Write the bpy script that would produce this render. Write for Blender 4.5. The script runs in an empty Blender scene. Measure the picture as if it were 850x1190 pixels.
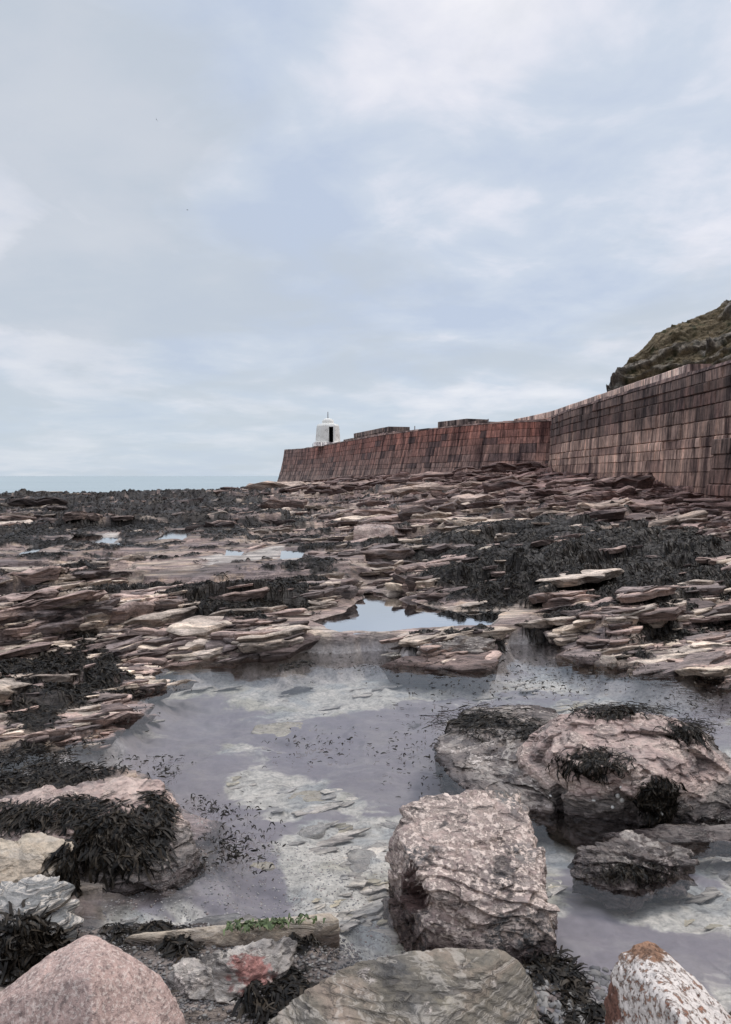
import bpy, bmesh, math, random
import numpy as np
from mathutils import Vector
from mathutils.bvhtree import BVHTree

random.seed(7)
rng = np.random.default_rng(11)
F, CX, CY, HZ, EYE = 880.0, 425.0, 595.0, 553.0, 1.6
PITCH = math.atan((CY - HZ) / F)
SC = bpy.context.scene
COL = SC.collection


def ray(px, py):
    x, y = (px - CX) / F, (CY - py) / F
    c, s = math.cos(PITCH), math.sin(PITCH)
    return np.array([x, c + y * s, -s + y * c])


def at(px, py, z=0.0):
    """the place at height z seen at this point of the photo"""
    d = ray(px, py)
    t = (z - EYE) / d[2]
    return np.array([d[0] * t, d[1] * t, z])


def atd(px, d, z=0.0):
    return np.array([(px - CX) / F * d, d, z])


# ---------------------------------------------------------------- noise
_P = np.random.default_rng(3).permutation(256).astype(np.int32)
_P = np.concatenate([_P, _P, _P])
_A = np.linspace(0, 2 * np.pi, 256, endpoint=False)
_G2 = np.stack([np.cos(_A), np.sin(_A)], 1).astype(np.float32)
_g = np.random.default_rng(5).normal(size=(256, 3))
_G3 = (_g / np.linalg.norm(_g, axis=1)[:, None]).astype(np.float32)


def n2(x, y):
    xf, yf = np.floor(x), np.floor(y)
    xi, yi = xf.astype(np.int32) & 255, yf.astype(np.int32) & 255
    fx, fy = (x - xf).astype(np.float32), (y - yf).astype(np.float32)
    u, v = fx * fx * fx * (fx * (fx * 6 - 15) + 10), fy * fy * fy * (fy * (fy * 6 - 15) + 10)

    def c(i, j, dx, dy):
        g = _G2[_P[_P[(xi + i) & 255] + ((yi + j) & 255)]]
        return g[..., 0] * dx + g[..., 1] * dy
    a = c(0, 0, fx, fy); b = c(1, 0, fx - 1, fy)
    d = c(0, 1, fx, fy - 1); e = c(1, 1, fx - 1, fy - 1)
    a = a + u * (b - a); d = d + u * (e - d)
    return (a + v * (d - a)) * 1.5


def f2(x, y, o=4, g=0.5, l=2.03):
    s, a, t = 0.0, 1.0, 0.0
    for k in range(o):
        s = s + a * n2(x + 17.3 * k, y - 9.1 * k); t += a
        x = x * l; y = y * l; a *= g
    return s / t * 1.7


def n3(p):
    pf = np.floor(p); pi = pf.astype(np.int32) & 255; f = (p - pf).astype(np.float32)
    w = f * f * f * (f * (f * 6 - 15) + 10)

    def c(i, j, k):
        h = _P[_P[_P[(pi[:, 0] + i) & 255] + ((pi[:, 1] + j) & 255)] + ((pi[:, 2] + k) & 255)]
        g = _G3[h]
        return g[:, 0] * (f[:, 0] - i) + g[:, 1] * (f[:, 1] - j) + g[:, 2] * (f[:, 2] - k)
    L = lambda a, b, t: a + t * (b - a)
    return L(L(L(c(0, 0, 0), c(1, 0, 0), w[:, 0]), L(c(0, 1, 0), c(1, 1, 0), w[:, 0]), w[:, 1]),
             L(L(c(0, 0, 1), c(1, 0, 1), w[:, 0]), L(c(0, 1, 1), c(1, 1, 1), w[:, 0]), w[:, 1]), w[:, 2]) * 1.5


def f3(p, o=4, g=0.5):
    s, a, t = 0.0, 1.0, 0.0
    for k in range(o):
        s = s + a * n3(p + 13.7 * k); t += a; p = p * 2.03; a *= g
    return s / t


def hsh(i, j=0, k=0):
    """a random number in 0..1 for whole-number cells"""
    i = np.asarray(i).astype(np.int64); j = np.asarray(j).astype(np.int64)
    return _P[_P[_P[i & 255] + (j & 255)] + (np.asarray(k) & 255)] / 255.0


def facets(p, seed=0):
    """broken faces: for each point a random step and tilt of its nearest cell"""
    b = np.floor(p); best = np.full(len(p), 9.0); out = np.zeros(len(p))
    for i in (-1, 0, 1):
        for j in (-1, 0, 1):
            for k in (-1, 0, 1):
                c = (b + (i, j, k)).astype(np.int64)
                h = [hsh(c[:, 0], c[:, 1], (c[:, 2] + 31 * q + seed) & 255) for q in range(5)]
                d = p - c - np.stack(h[:3], 1)
                r = (d * d).sum(1); m = r < best
                t = (h[3] - .5) + d[:, 0] * (h[4] - .5) * 1.6 + d[:, 1] * (h[0] - .5) * 1.6 + d[:, 2] * (h[1] - .5) * 1.6
                best = np.where(m, r, best); out = np.where(m, t, out)
    return out


def sst(a, b, x):
    t = np.clip((x - a) / (b - a), 0, 1)
    return t * t * (3 - 2 * t)


def mix(a, b, t):
    return a + (b - a) * t


# ---------------------------------------------------------------- mesh and object helpers
def np_mesh(name, v, f, smooth=True, cols=None):
    v = np.ascontiguousarray(v, np.float32); f = np.ascontiguousarray(f, np.int32)
    me = bpy.data.meshes.new(name)
    k = f.shape[1]
    me.vertices.add(len(v)); me.vertices.foreach_set('co', v.ravel())
    me.loops.add(f.size); me.loops.foreach_set('vertex_index', f.ravel())
    me.polygons.add(len(f)); me.polygons.foreach_set('loop_start', np.arange(0, f.size, k, dtype=np.int32))
    me.polygons.foreach_set('use_smooth', np.full(len(f), smooth, bool))
    if cols is not None:
        at_ = me.attributes.new('Col', 'FLOAT_COLOR', 'POINT')
        c = np.ones((len(v), 4), np.float32); c[:, :cols.shape[1]] = cols
        at_.data.foreach_set('color', c.ravel())
    me.update(calc_edges=True)
    me.validate()
    return me


def link(name, me, mat, parent=None, loc=None):
    o = bpy.data.objects.new(name, me); COL.objects.link(o)
    if mat is not None:
        me.materials.clear(); me.materials.append(mat)
    if loc is not None: o.location = loc
    if parent is not None: o.parent = parent
    return o


def tag(o, label=None, cat=None, group=None, kind=None):
    if label: o['label'] = label
    if cat: o['category'] = cat
    if group: o['group'] = group
    if kind: o['kind'] = kind
    return o


def empty(name, loc):
    o = bpy.data.objects.new(name, None); COL.objects.link(o); o.location = loc
    o.empty_display_size = 0.3
    return o


class MB:
    """collects boxes and prisms for ONE mesh"""
    def __init__(s): s.v, s.f, s.c, s.w = [], [], [], []

    def poly(s, pts, faces, c=(1, 1, 1), w=None):
        b = len(s.v); s.w += [(q[0], q[1], 0) for q in w] if w else [(p[0] + p[1], p[2], 0) for p in pts]
        s.v += [tuple(p) for p in pts]; s.c += [c] * len(pts)
        s.f += [tuple(b + i for i in q) for q in faces]

    def hexa(s, p, c=(1, 1, 1)):
        s.poly(p, [(0, 3, 2, 1), (4, 5, 6, 7), (0, 1, 5, 4), (1, 2, 6, 5), (2, 3, 7, 6), (3, 0, 4, 7)], c)

    def build(s, name, mat, parent=None, loc=(0, 0, 0), smooth=False):
        me = bpy.data.meshes.new(name)
        me.from_pydata([(x - loc[0], y - loc[1], z - loc[2]) for x, y, z in s.v], [], s.f)
        a = me.attributes.new('Col', 'FLOAT_COLOR', 'POINT')
        a.data.foreach_set('color', np.array([(*c, 1) for c in s.c], np.float32).ravel())
        a = me.attributes.new('Along', 'FLOAT_VECTOR', 'POINT'); a.data.foreach_set('vector', np.array(s.w, np.float32).ravel())
        if smooth:
            me.polygons.foreach_set('use_smooth', [True] * len(me.polygons))
        me.update()
        return link(name, me, mat, parent, loc)


# ---------------------------------------------------------------- materials
class NT:
    def __init__(s, name):
        s.m = bpy.data.materials.new(name); s.m.use_nodes = True
        s.t = s.m.node_tree; s.t.nodes.clear()
        s.out = s.n('ShaderNodeOutputMaterial')

    def n(s, kind, **kw):
        x = s.t.nodes.new(kind)
        for k, v in kw.items(): setattr(x, k, v)
        return x

    def l(s, a, b): s.t.links.new(a, b)

    def val(s, sock, v):
        if isinstance(v, bpy.types.NodeSocket): s.l(v, sock)
        elif isinstance(v, (tuple, list)): sock.default_value = (*v, 1) if len(v) == 3 and len(sock.default_value) == 4 else v
        else: sock.default_value = v

    def coord(s, scale=(1, 1, 1), rot=(0, 0, 0), src='Object'):
        if not hasattr(s, '_tc'): s._tc = s.n('ShaderNodeTexCoord')
        m = s.n('ShaderNodeMapping'); s.l(s._tc.outputs[src], m.inputs['Vector'])
        m.inputs['Scale'].default_value = scale; m.inputs['Rotation'].default_value = rot
        return m.outputs[0]

    def noise(s, vec, scale, detail=4, rough=0.55, dist=0.0):
        x = s.n('ShaderNodeTexNoise'); s.l(vec, x.inputs['Vector'])
        x.inputs['Scale'].default_value = scale; x.inputs['Detail'].default_value = detail
        x.inputs['Roughness'].default_value = rough; x.inputs['Distortion'].default_value = dist
        return x.outputs['Fac']

    def voro(s, vec, scale, out='Distance', feature='F1', rnd=1.0):
        x = s.n('ShaderNodeTexVoronoi', feature=feature); s.l(vec, x.inputs['Vector'])
        x.inputs['Scale'].default_value = scale; x.inputs['Randomness'].default_value = rnd
        return x.outputs[out]

    def ss(s, v, a, b, lo=0.0, hi=1.0):
        x = s.n('ShaderNodeMapRange', interpolation_type='SMOOTHSTEP'); s.val(x.inputs['Value'], v)
        x.inputs['From Min'].default_value = a; x.inputs['From Max'].default_value = b
        x.inputs['To Min'].default_value = lo; x.inputs['To Max'].default_value = hi
        return x.outputs[0]

    def math(s, op, a, b=0.0, clamp=False):
        x = s.n('ShaderNodeMath', operation=op, use_clamp=clamp); s.val(x.inputs[0], a); s.val(x.inputs[1], b)
        return x.outputs[0]

    def mixc(s, f, a, b, mode='MIX'):
        x = s.n('ShaderNodeMix', data_type='RGBA', blend_type=mode)
        s.val(x.inputs[0], f); s.val(x.inputs[6], a); s.val(x.inputs[7], b)
        return x.outputs[2]

    def ramp(s, f, stops):
        x = s.n('ShaderNodeValToRGB'); s.l(f, x.inputs[0]); e = x.color_ramp.elements
        while len(e) < len(stops): e.new(0.5)
        for k, (p, c) in enumerate(stops):
            e[k].position = p; e[k].color = (*c, 1)
        return x.outputs[0]

    def attr(s, name='Col'):
        return s.n('ShaderNodeAttribute', attribute_name=name)

    def bump(s, h, strength, dist, prev=None):
        x = s.n('ShaderNodeBump'); s.l(h, x.inputs['Height'])
        x.inputs['Strength'].default_value = strength; x.inputs['Distance'].default_value = dist
        if prev is not None: s.l(prev, x.inputs['Normal'])
        return x.outputs[0]

    def bsdf(s, col, rough=0.8, normal=None, spec=0.5):
        b = s.n('ShaderNodeBsdfPrincipled')
        s.val(b.inputs['Base Color'], col); s.val(b.inputs['Roughness'], rough)
        s.val(b.inputs['Specular IOR Level'], spec)
        if normal is not None: s.l(normal, b.inputs['Normal'])
        s.l(b.outputs[0], s.out.inputs['Surface'])
        return s.m


def rock_mat(name, cols, dip=(0.5, 0.25, 0.4), layer=9.0, vein=0.0, crust=0.0, crust_c=(.62, .57, .55), speckle=0.0,
             dark=0.0, rough=0.75, bump=1.0, stain=None, scale=1.0, shoreline=True, patch=None, zone=None):
    """layered shore rock: three body colours, quartz veins, pale crust, speckle, dark cracks"""
    t = NT(name)
    v = t.coord()
    lv = t.coord(scale=(1, 1, layer / 2), rot=dip)
    big = t.noise(lv, 3.2 * scale, 5, 0.6, 0.25)
    c = t.ramp(big, [(.32, cols[0]), (.5, cols[1]), (.68, cols[2])])
    fine = t.noise(lv, 21 * scale, 6, 0.7, 0.4)
    c = t.mixc(1.0, c, t.ramp(fine, [(.3, (.45,) * 3), (.5, (1, 1, 1)), (.72, (1.35, 1.32, 1.3))]), 'MULTIPLY')
    h = t.math('MULTIPLY', fine, 1.0)
    if stain:                                   # (colour, low, high) of a noise patch
        sc, lo, hi = stain
        c = t.mixc(t.ss(t.noise(v, 3.7 * scale, 4, .6), lo, hi), c, sc)
    if vein:
        w = t.coord(scale=(1, 1, layer), rot=dip)
        q = t.noise(w, 2.6 * scale, 6, 0.62, 1.1)
        q2 = t.math('SUBTRACT', 1.0, t.ss(t.math('ABSOLUTE', t.math('SUBTRACT', q, 0.54)), 0.012, 0.045))
        c = t.mixc(t.math('MULTIPLY', q2, vein), c, (.6, .57, .54))
    if crust:
        a = t.noise(v, 6.5 * scale, 4, .6); b = t.noise(v, 42 * scale, 5, .7)
        m = t.math('MULTIPLY', t.ss(a, .62 - .3 * crust, .72 - .3 * crust), t.ss(b, .45 - .10 * max(crust - 1, 0), .56 - .12 * max(crust - 1, 0)))
        c = t.mixc(m, c, crust_c)
        h = t.math('ADD', h, t.math('MULTIPLY', m, .5))
    if speckle:
        s_ = t.noise(v, 95 * scale, 3, .7)
        c = t.mixc(t.math('MULTIPLY', t.ss(s_, .50, .60), speckle * .8), c, (.66, .58, .55))
        s2 = t.noise(v, 70 * scale, 3, .7)
        c = t.mixc(t.math('MULTIPLY', t.ss(s2, .53, .62), speckle * .75), c, (.13, .1, .1))
        h = t.math('ADD', h, t.math('MULTIPLY', s_, .6))
    if dark:
        d1 = t.noise(lv, 9 * scale, 5, .65, .8)
        c = t.mixc(t.math('MULTIPLY', t.ss(d1, .56, .66), dark), c, (.045, .04, .042))
        h = t.math('SUBTRACT', h, t.math('MULTIPLY', t.ss(d1, .54, .66), dark))
    geo = t.n('ShaderNodeNewGeometry')
    sep = t.n('ShaderNodeSeparateXYZ'); t.l(geo.outputs['Position'], sep.inputs[0])
    wet = t.ss(t.math('ADD', sep.outputs['Z'], t.math('MULTIPLY', t.math('SUBTRACT', big, .5), .12)), .015, .075)   # wet and dark at the water line
    for patch in ([patch] if isinstance(patch, tuple) else patch or []):      # raw patches: (colour, place, radius)
        dd = t.n('ShaderNodeVectorMath', operation='DISTANCE'); t.l(geo.outputs['Position'], dd.inputs[0]); dd.inputs[1].default_value = patch[1]
        m = t.ss(t.math('ADD', dd.outputs['Value'], t.math('MULTIPLY', t.math('SUBTRACT', t.noise(v, 22, 5, .65), .5), patch[2] * 2.2)), patch[2] * 1.05, patch[2] * .75)
        c = t.mixc(m, c, t.mixc(1.0, patch[0], t.ramp(fine, [(.35, (.6, .6, .6)), (.7, (1.5, 1.5, 1.5))]), 'MULTIPLY'))
    if zone:                                    # (height, colour) of the darker zone low on the rock
        zn = t.ss(t.math('ADD', sep.outputs['Z'], t.math('MULTIPLY', t.math('SUBTRACT', t.noise(v, 5, 5, .65), .5), .28)), zone[0] - .02, zone[0] + .05)
        c = t.mixc(zn, t.mixc(1.0, zone[1], t.ramp(fine, [(.35, (.4, .4, .4)), (.68, (2.4, 2.3, 2.2))]), 'MULTIPLY'), c)
    if shoreline: c = t.mixc(1.0, c, t.mixc(wet, (.36, .33, .34), (1, 1, 1)), 'MULTIPLY')
    r = t.math('ADD', t.math('MULTIPLY', wet, rough - .3), .3)
    r = t.math('SUBTRACT', r, t.math('MULTIPLY', t.ss(big, .55, .42), .3 if rough < .84 else 0), True)
    n = t.bump(h, .9 * bump, .012)
    n = t.bump(t.noise(v, 130 * scale, 4, .7), .45 * bump, .004, n)
    c = t.mixc(1.0, c, (1.06, .985, .90), 'MULTIPLY')
    return t.bsdf(c, r, n, .4)


def ground_mat():
    t = NT('shore_rock')
    a = t.attr()
    v = t.coord()
    lv = t.coord(scale=(.35, 1.5, 3.0), rot=(.25, -.12, math.radians(-28)))
    f1 = t.noise(lv, 2.2, 7, .68, .5)
    f2_ = t.noise(lv, 11, 6, .7, .4)
    f3_ = t.noise(v, 48, 5, .7)
    flo = t.attr('Floor').outputs['Fac']
    f1 = t.math('ADD', f1, t.math('MULTIPLY', flo, t.math('SUBTRACT', .5, f1)))
    f2_ = t.math('ADD', f2_, t.math('MULTIPLY', flo, t.math('SUBTRACT', t.math('ADD', .2, t.math('MULTIPLY', t.noise(v, 16, 6, .7, .8), .6)), f2_)))
    fm = t.math('MULTIPLY', t.attr('SkyRefl').outputs['Fac'], .8)  # floor texture fades out under the painted water reflection
    f2_ = t.math('ADD', f2_, t.math('MULTIPLY', fm, t.math('SUBTRACT', .5, f2_)))
    f3_ = t.math('ADD', f3_, t.math('MULTIPLY', fm, t.math('SUBTRACT', .5, f3_)))
    c = t.mixc(1.0, a.outputs['Color'], t.ramp(f1, [(.34, (.38, .35, .35)), (.5, (1, 1, 1)), (.64, (1.45, 1.4, 1.32))]), 'MULTIPLY')
    c = t.mixc(1.0, c, t.ramp(f2_, [(.36, (.36,) * 3), (.5, (1, 1, 1)), (.66, (1.4,) * 3)]), 'MULTIPLY')
    c = t.mixc(.8, c, t.ramp(f3_, [(.33, (.6,) * 3), (.5, (1, 1, 1)), (.7, (1.3,) * 3)]), 'MULTIPLY')
    h = t.math('ADD', t.math('MULTIPLY', f2_, 1.0), t.math('MULTIPLY', f1, 2.0))
    n = t.bump(t.math('MULTIPLY', h, t.math('SUBTRACT', 1.0, t.math('MULTIPLY', flo, .7))), .8, .03)
    n = t.bump(f3_, .6, .008, n)
    c = t.mixc(1.0, c, (1.10, 1.04, .985), 'MULTIPLY')
    r = t.math('SUBTRACT', .85, t.math('MULTIPLY', a.outputs['Alpha'], .45))
    return t.bsdf(c, r, n, .35)


def weed_mat(name='wet_weed', a=(.006, .005, .0042), b=(.048, .036, .025)):
    t = NT(name)
    at_ = t.attr()
    c = t.mixc(at_.outputs['Fac'], a, b)
    return t.bsdf(c, .45, None, .16)


def water_mat(name, tint, rough=.02, ripple=.25, rscale=7.0):
    t = NT(name)
    v = t.coord(scale=(1, 1.6, 1))
    n = t.bump(t.noise(v, rscale, 3, .55, .3), ripple, .006)
    n = t.bump(t.noise(v, rscale * 4, 2, .5), ripple * .4, .002, n)
    fr = t.n('ShaderNodeFresnel'); fr.inputs['IOR'].default_value = 1.42; t.l(n, fr.inputs['Normal'])
    tr = t.n('ShaderNodeBsdfTransparent'); tr.inputs['Color'].default_value = (*tint, 1)
    gl = t.n('ShaderNodeBsdfGlossy'); gl.inputs['Roughness'].default_value = rough; t.l(n, gl.inputs['Normal'])
    mx = t.n('ShaderNodeMixShader'); t.l(fr.outputs[0], mx.inputs[0]); t.l(tr.outputs[0], mx.inputs[1]); t.l(gl.outputs[0], mx.inputs[2])
    t.l(mx.outputs[0], t.out.inputs['Surface'])
    return t.m


def sea_mat():
    t = NT('sea_water')
    v = t.coord(scale=(.5, 1.4, 1))
    n = t.bump(t.noise(v, .02, 2, .5), .02, .5)
    c = t.ramp(t.noise(t.coord(scale=(.004, .02, 1)), 3, 4), [(.35, (.30, .36, .38)), (.65, (.36, .415, .43))])
    return t.bsdf(c, .45, n, .25)


# ---------------------------------------------------------------- world, sun, camera
def world():
    w = bpy.data.worlds.new('World'); SC.world = w; w.use_nodes = True
    nt = w.node_tree; nt.nodes.clear()
    t = NT.__new__(NT); t.t = nt
    out = t.n('ShaderNodeOutputWorld'); bg = t.n('ShaderNodeBackground')
    sky = t.n('ShaderNodeTexSky', sky_type='NISHITA'); sky.sun_disc = False
    sky.sun_elevation = SUN_EL; sky.sun_rotation = SUN_ROT
    tc = t.n('ShaderNodeTexCoord')
    sep = t.n('ShaderNodeSeparateXYZ'); t.l(tc.outputs['Generated'], sep.inputs[0])
    zz = t.math('ADD', t.math('MAXIMUM', sep.outputs['Z'], 0.0), .16)
    cmb = t.n('ShaderNodeCombineXYZ')
    t.l(t.math('DIVIDE', sep.outputs['X'], zz), cmb.inputs[0]); t.l(t.math('DIVIDE', sep.outputs['Y'], zz), cmb.inputs[1])
    v = cmb.outputs[0]

    def blob(px, py, r):
        d = ray(px, py); d = d / np.linalg.norm(d)
        x = t.n('ShaderNodeVectorMath', operation='DISTANCE'); t.l(tc.outputs['Generated'], x.inputs[0]); x.inputs[1].default_value = d
        return t.ss(x.outputs['Value'], 0.0, r, 1.0, 0.0)
    m1 = t.n('ShaderNodeMapping'); t.l(v, m1.inputs[0]); m1.inputs['Location'].default_value = (3.1, 1.7, 0)
    m2 = t.n('ShaderNodeMapping'); t.l(v, m2.inputs[0]); m2.inputs['Location'].default_value = (8.3, 4.2, 0); m2.inputs['Rotation'].default_value = (0, 0, .5)
    a = t.noise(m1.outputs[0], .85, 6, .5, .35)
    b = t.noise(m2.outputs[0], 1.7, 6, .52, .25)
    # cloud cover: noise and the big soft masses of the day
    d_ = t.noise(m1.outputs[0], 3.6, 6, .58, .3)
    cov = t.math('ADD', t.math('ADD', t.math('MULTIPLY', a, .72), t.math('MULTIPLY', b, .58)), t.math('ADD', t.math('MULTIPLY', d_, .46), -.30))
    for px, py, r, k in ((740, 30, .45, .16), (180, 70, .35, .08), (560, 285, .26, .07), (90, 330, .2, .08), (520, 120, .15, .03),
                         (700, 190, .34, -.10), (400, 235, .32, -.09), (600, 130, .22, -.05), (820, 130, .26, -.08), (250, 380, .2, -.05), (600, 420, .3, -.05)):
        cov = t.math('ADD', cov, t.math('MULTIPLY', blob(px, py, r), k))
    c = t.ramp(cov, [(.42, (.455, .52, .64)), (.56, (.53, .585, .675)), (.68, (.68, .69, .755)), (.82, (.80, .79, .82))])
    # grey undersides
    g = t.ss(t.noise(m2.outputs[0], 1.1, 6, .55, .4), .44, .64)
    for px, py, r, k in ((60, 190, .32, .6), (110, 400, .14, .35), (330, 420, .2, .3), (20, 470, .25, .2)):
        g = t.math('ADD', g, t.math('MULTIPLY', blob(px, py, r), k), True)
    c = t.mixc(t.math('MULTIPLY', g, .78), c, (.465, .51, .57))
    # paler, greyer air low down
    low = t.ss(sep.outputs['Z'], .0, .20, 1.0, 0.0)
    c = t.mixc(t.math('MULTIPLY', low, .6), c, (.50, .575, .65))
    up = t.ss(sep.outputs['Z'], .50, .95, 12.1, 27.0)              # an overcast sky is brighter overhead
    cu = t.n('ShaderNodeCombineXYZ')
    for k in range(3): t.l(up, cu.inputs[k])
    c = t.mixc(1.0, c, cu.outputs[0], 'MULTIPLY')
    fin = t.mixc(.08, c, sky.outputs[0])
    t.l(fin, bg.inputs['Color']); bg.inputs['Strength'].default_value = .1
    t.l(bg.outputs[0], out.inputs['Surface'])


SUN_EL, SUN_AZ = math.radians(52), math.radians(60)      # azimuth from +Y towards +X
SUN_ROT = SUN_AZ
world()
sl = bpy.data.lights.new('sun', 'SUN'); sl.energy = 1.5; sl.angle = math.radians(14); sl.color = (1.0, .95, .89)
so = bpy.data.objects.new('sun', sl); COL.objects.link(so)
sd = Vector((math.sin(SUN_AZ) * math.cos(SUN_EL), math.cos(SUN_AZ) * math.cos(SUN_EL), math.sin(SUN_EL)))
so.rotation_euler = sd.to_track_quat('Z', 'Y').to_euler(); so.location = (20, 20, 40)

cam = bpy.data.cameras.new('camera'); co = bpy.data.objects.new('camera', cam); COL.objects.link(co)
cam.sensor_fit = 'VERTICAL'; cam.sensor_height = 24; cam.lens = 24 * F / 1190
cam.clip_start = .05; cam.clip_end = 30000
co.location = (0, 0, EYE); co.rotation_euler = (math.pi / 2 - PITCH, 0, 0)
SC.camera = co
SC.view_settings.view_transform = 'Standard'; SC.view_settings.look = 'None'; SC.view_settings.exposure = 0
SC.cycles.max_bounces = 6; SC.cycles.transparent_max_bounces = 8

# ---------------------------------------------------------------- the rocky shore
NC, YMIN, YMAX = 1080, 1.15, 120.0
us = np.concatenate([np.linspace(-1.5, -.6, 40)[:-1], np.linspace(-.6, .6, NC), np.linspace(.6, 1.5, 40)[1:]])
yy = np.geomspace(YMIN, YMAX, 20000)
cdf = 1100 * (1 / YMIN - 1 / yy) + 125 * np.log(yy / YMIN)
NR = int(cdf[-1] * .92)
ys = np.interp(np.linspace(0, cdf[-1], NR), cdf, yy)
NU = len(us)
U, Y = np.meshgrid(us, ys); X = U * Y
ANG = math.radians(28); CA, SA = math.cos(ANG), math.sin(ANG)

# broad heights: (photo x, distance, height, redness)
CTL = []
for row in [
    (100, [(-400, -4.5, 0), (0, -4.5, 0), (150, -4.5, 0), (300, -3.5, .3), (400, 1, 1), (700, 2, 1), (1000, 2, 1)]),
    (78, [(-400, -3.2, 0), (0, -3.2, 0), (180, -2.8, 0), (310, .1, .4), (350, .35, .8), (420, 1.2, 1), (800, 2, 1)]),
    (60, [(-500, -.1, 0), (-100, -.05, 0), (0, .0, 0), (150, .08, .05), (250, .15, .15), (320, .5, .5), (380, .9, .8), (450, 1.3, 1), (800, 2, 1)]),
    (46, [(-400, .2, 0), (100, .25, .0), (300, .42, .15), (400, .95, .5), (470, 1.55, 1), (505, 1.95, 1), (800, 2, 1)]),
    (37, [(-300, .35, 0), (100, .36, .0), (300, .45, .15), (430, .9, .5), (520, 1.5, .8), (600, 2.1, 1), (700, 1.8, 1)]),
    (30, [(-300, .3, 0), (100, .33, 0), (300, .4, .1), (450, .7, .35), (560, 1.15, .7), (640, 1.4, 1), (720, 1.4, 1)]),
    (24, [(-300, .28, 0), (100, .3, 0), (300, .35, .05), (450, .55, .15), (580, .95, .5), (680, 1.3, 1), (760, 1.5, 1), (900, 1.2, 1)]),
    (19, [(-200, .25, 0), (100, .26, 0), (300, .32, .0), (450, .45, .1), (580, .72, .3), (700, 1.15, .8), (780, 1.35, 1), (832, .6, .8), (1000, .4, .5)]),
    (15, [(-200, .22, 0), (150, .24, 0), (350, .3, .0), (500, .42, .0), (650, .72, .15), (760, .75, .4), (840, .35, .4), (1000, .3, .3)]),
    (11.5, [(-200, .2, 0), (150, .2, 0), (350, .24, 0), (500, .34, 0), (620, .5, 0), (720, .52, .1), (850, .36, .1), (1100, .4, .1)]),
    (9, [(-200, .18, 0), (150, .17, 0), (300, .18, 0), (430, .17, 0), (520, .2, 0), (650, .3, 0), (760, .3, 0), (850, .22, 0), (1100, .3, 0)]),
    (7.5, [(-200, .16, 0), (100, .15, 0), (300, .17, 0), (450, .16, 0), (560, .14, 0), (700, .12, 0), (850, .1, 0), (1100, .12, 0)]),
    (6, [(-200, .14, 0), (50, .12, 0), (130, .1, 0), (400, .05, 0), (700, .03, 0), (1000, .03, 0)]),
    (4.6, [(-300, .12, 0), (-50, .08, 0), (60, .05, 0), (150, .03, 0), (500, 0, 0), (1000, 0, 0)]),
    (3.2, [(-300, .08, 0), (0, .05, 0), (150, .02, 0), (500, 0, 0), (1000, 0, 0)]),
    (2.2, [(-300, .03, 0), (200, 0, 0), (500, .0, 0), (1000, 0, 0)]),
    (1.2, [(-300, .03, 0), (200, .02, 0), (500, .02, 0), (1000, .02, 0)]),
]:
    for px, z, r in row[1]:
        CTL.append(((px - CX) / F, math.log(row[0]), z, r))
CTL = np.array(CTL)


def broad(u, ly):
    d2 = ((u[..., None] - CTL[:, 0]) / .11) ** 2 + ((ly[..., None] - CTL[:, 1]) / .2) ** 2
    w = np.exp(-d2 * .9) + 1e-5 / (1 + d2)
    s = w.sum(-1)
    return (w * CTL[:, 2]).sum(-1) / s, (w * CTL[:, 3]).sum(-1) / s


cu, cl = np.linspace(-1.6, 1.6, 130), np.linspace(math.log(YMIN) - .01, math.log(YMAX) + .01, 110)
cb, cr = broad(*np.meshgrid(cu, cl))


def coarse(g, u, ly):
    fu = np.clip((u - cu[0]) / (cu[1] - cu[0]), 0, len(cu) - 1.001); fl = np.clip((ly - cl[0]) / (cl[1] - cl[0]), 0, len(cl) - 1.001)
    i, j = fu.astype(int), fl.astype(int); a, b = fu - i, fl - j
    return (g[j, i] * (1 - a) + g[j, i + 1] * a) * (1 - b) + (g[j + 1, i] * (1 - a) + g[j + 1, i + 1] * a) * b


LY = np.log(Y)
BASE, RED = coarse(cb, U, LY), coarse(cr, U, LY)


def sdf(poly, x, y):
    """signed distance to a polygon, negative inside"""
    p = np.asarray(poly)[:, :2]; q = np.roll(p, -1, 0)
    d = np.full(x.shape, 1e9); ins = np.zeros(x.shape, bool)
    for (ax, ay), (bx, by) in zip(p, q):
        ex, ey = bx - ax, by - ay
        t = np.clip(((x - ax) * ex + (y - ay) * ey) / (ex * ex + ey * ey + 1e-12), 0, 1)
        d = np.minimum(d, (x - ax - t * ex) ** 2 + (y - ay - t * ey) ** 2)
        cond = ((ay > y) != (by > y)) & (x < (bx - ax) * (y - ay) / ((by - ay) or 1e-12) + ax)
        ins ^= cond
    d = np.sqrt(d)
    return np.where(ins, -d, d)


MAIN = [at(*p) for p in [(150, 770), (300, 760), (440, 754), (540, 768), (600, 748), (645, 746), (700, 762), (770, 778), (850, 792), (1000, 800), (1150, 880),
                         (1200, 1180), (720, 1190), (655, 1125), (520, 1125), (420, 1112), (380, 1092), (250, 1088), (112, 1082), (120, 1045), (225, 1030), (236, 960),
                         (190, 905), (130, 893), (-60, 905), (-60, 882), (60, 868), (118, 850), (140, 815), (172, 798)]]
near = Y < 10
S_MAIN = np.full(Y.shape, 9.0)
wx = X[near] + .10 * f2(X[near] * 2.2, Y[near] * 2.2, 4); wy = Y[near] + .16 * f2(X[near] * 2.2 + 50, Y[near] * 2.2, 4)
S_MAIN[near] = sdf(MAIN, wx, wy)

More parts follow.
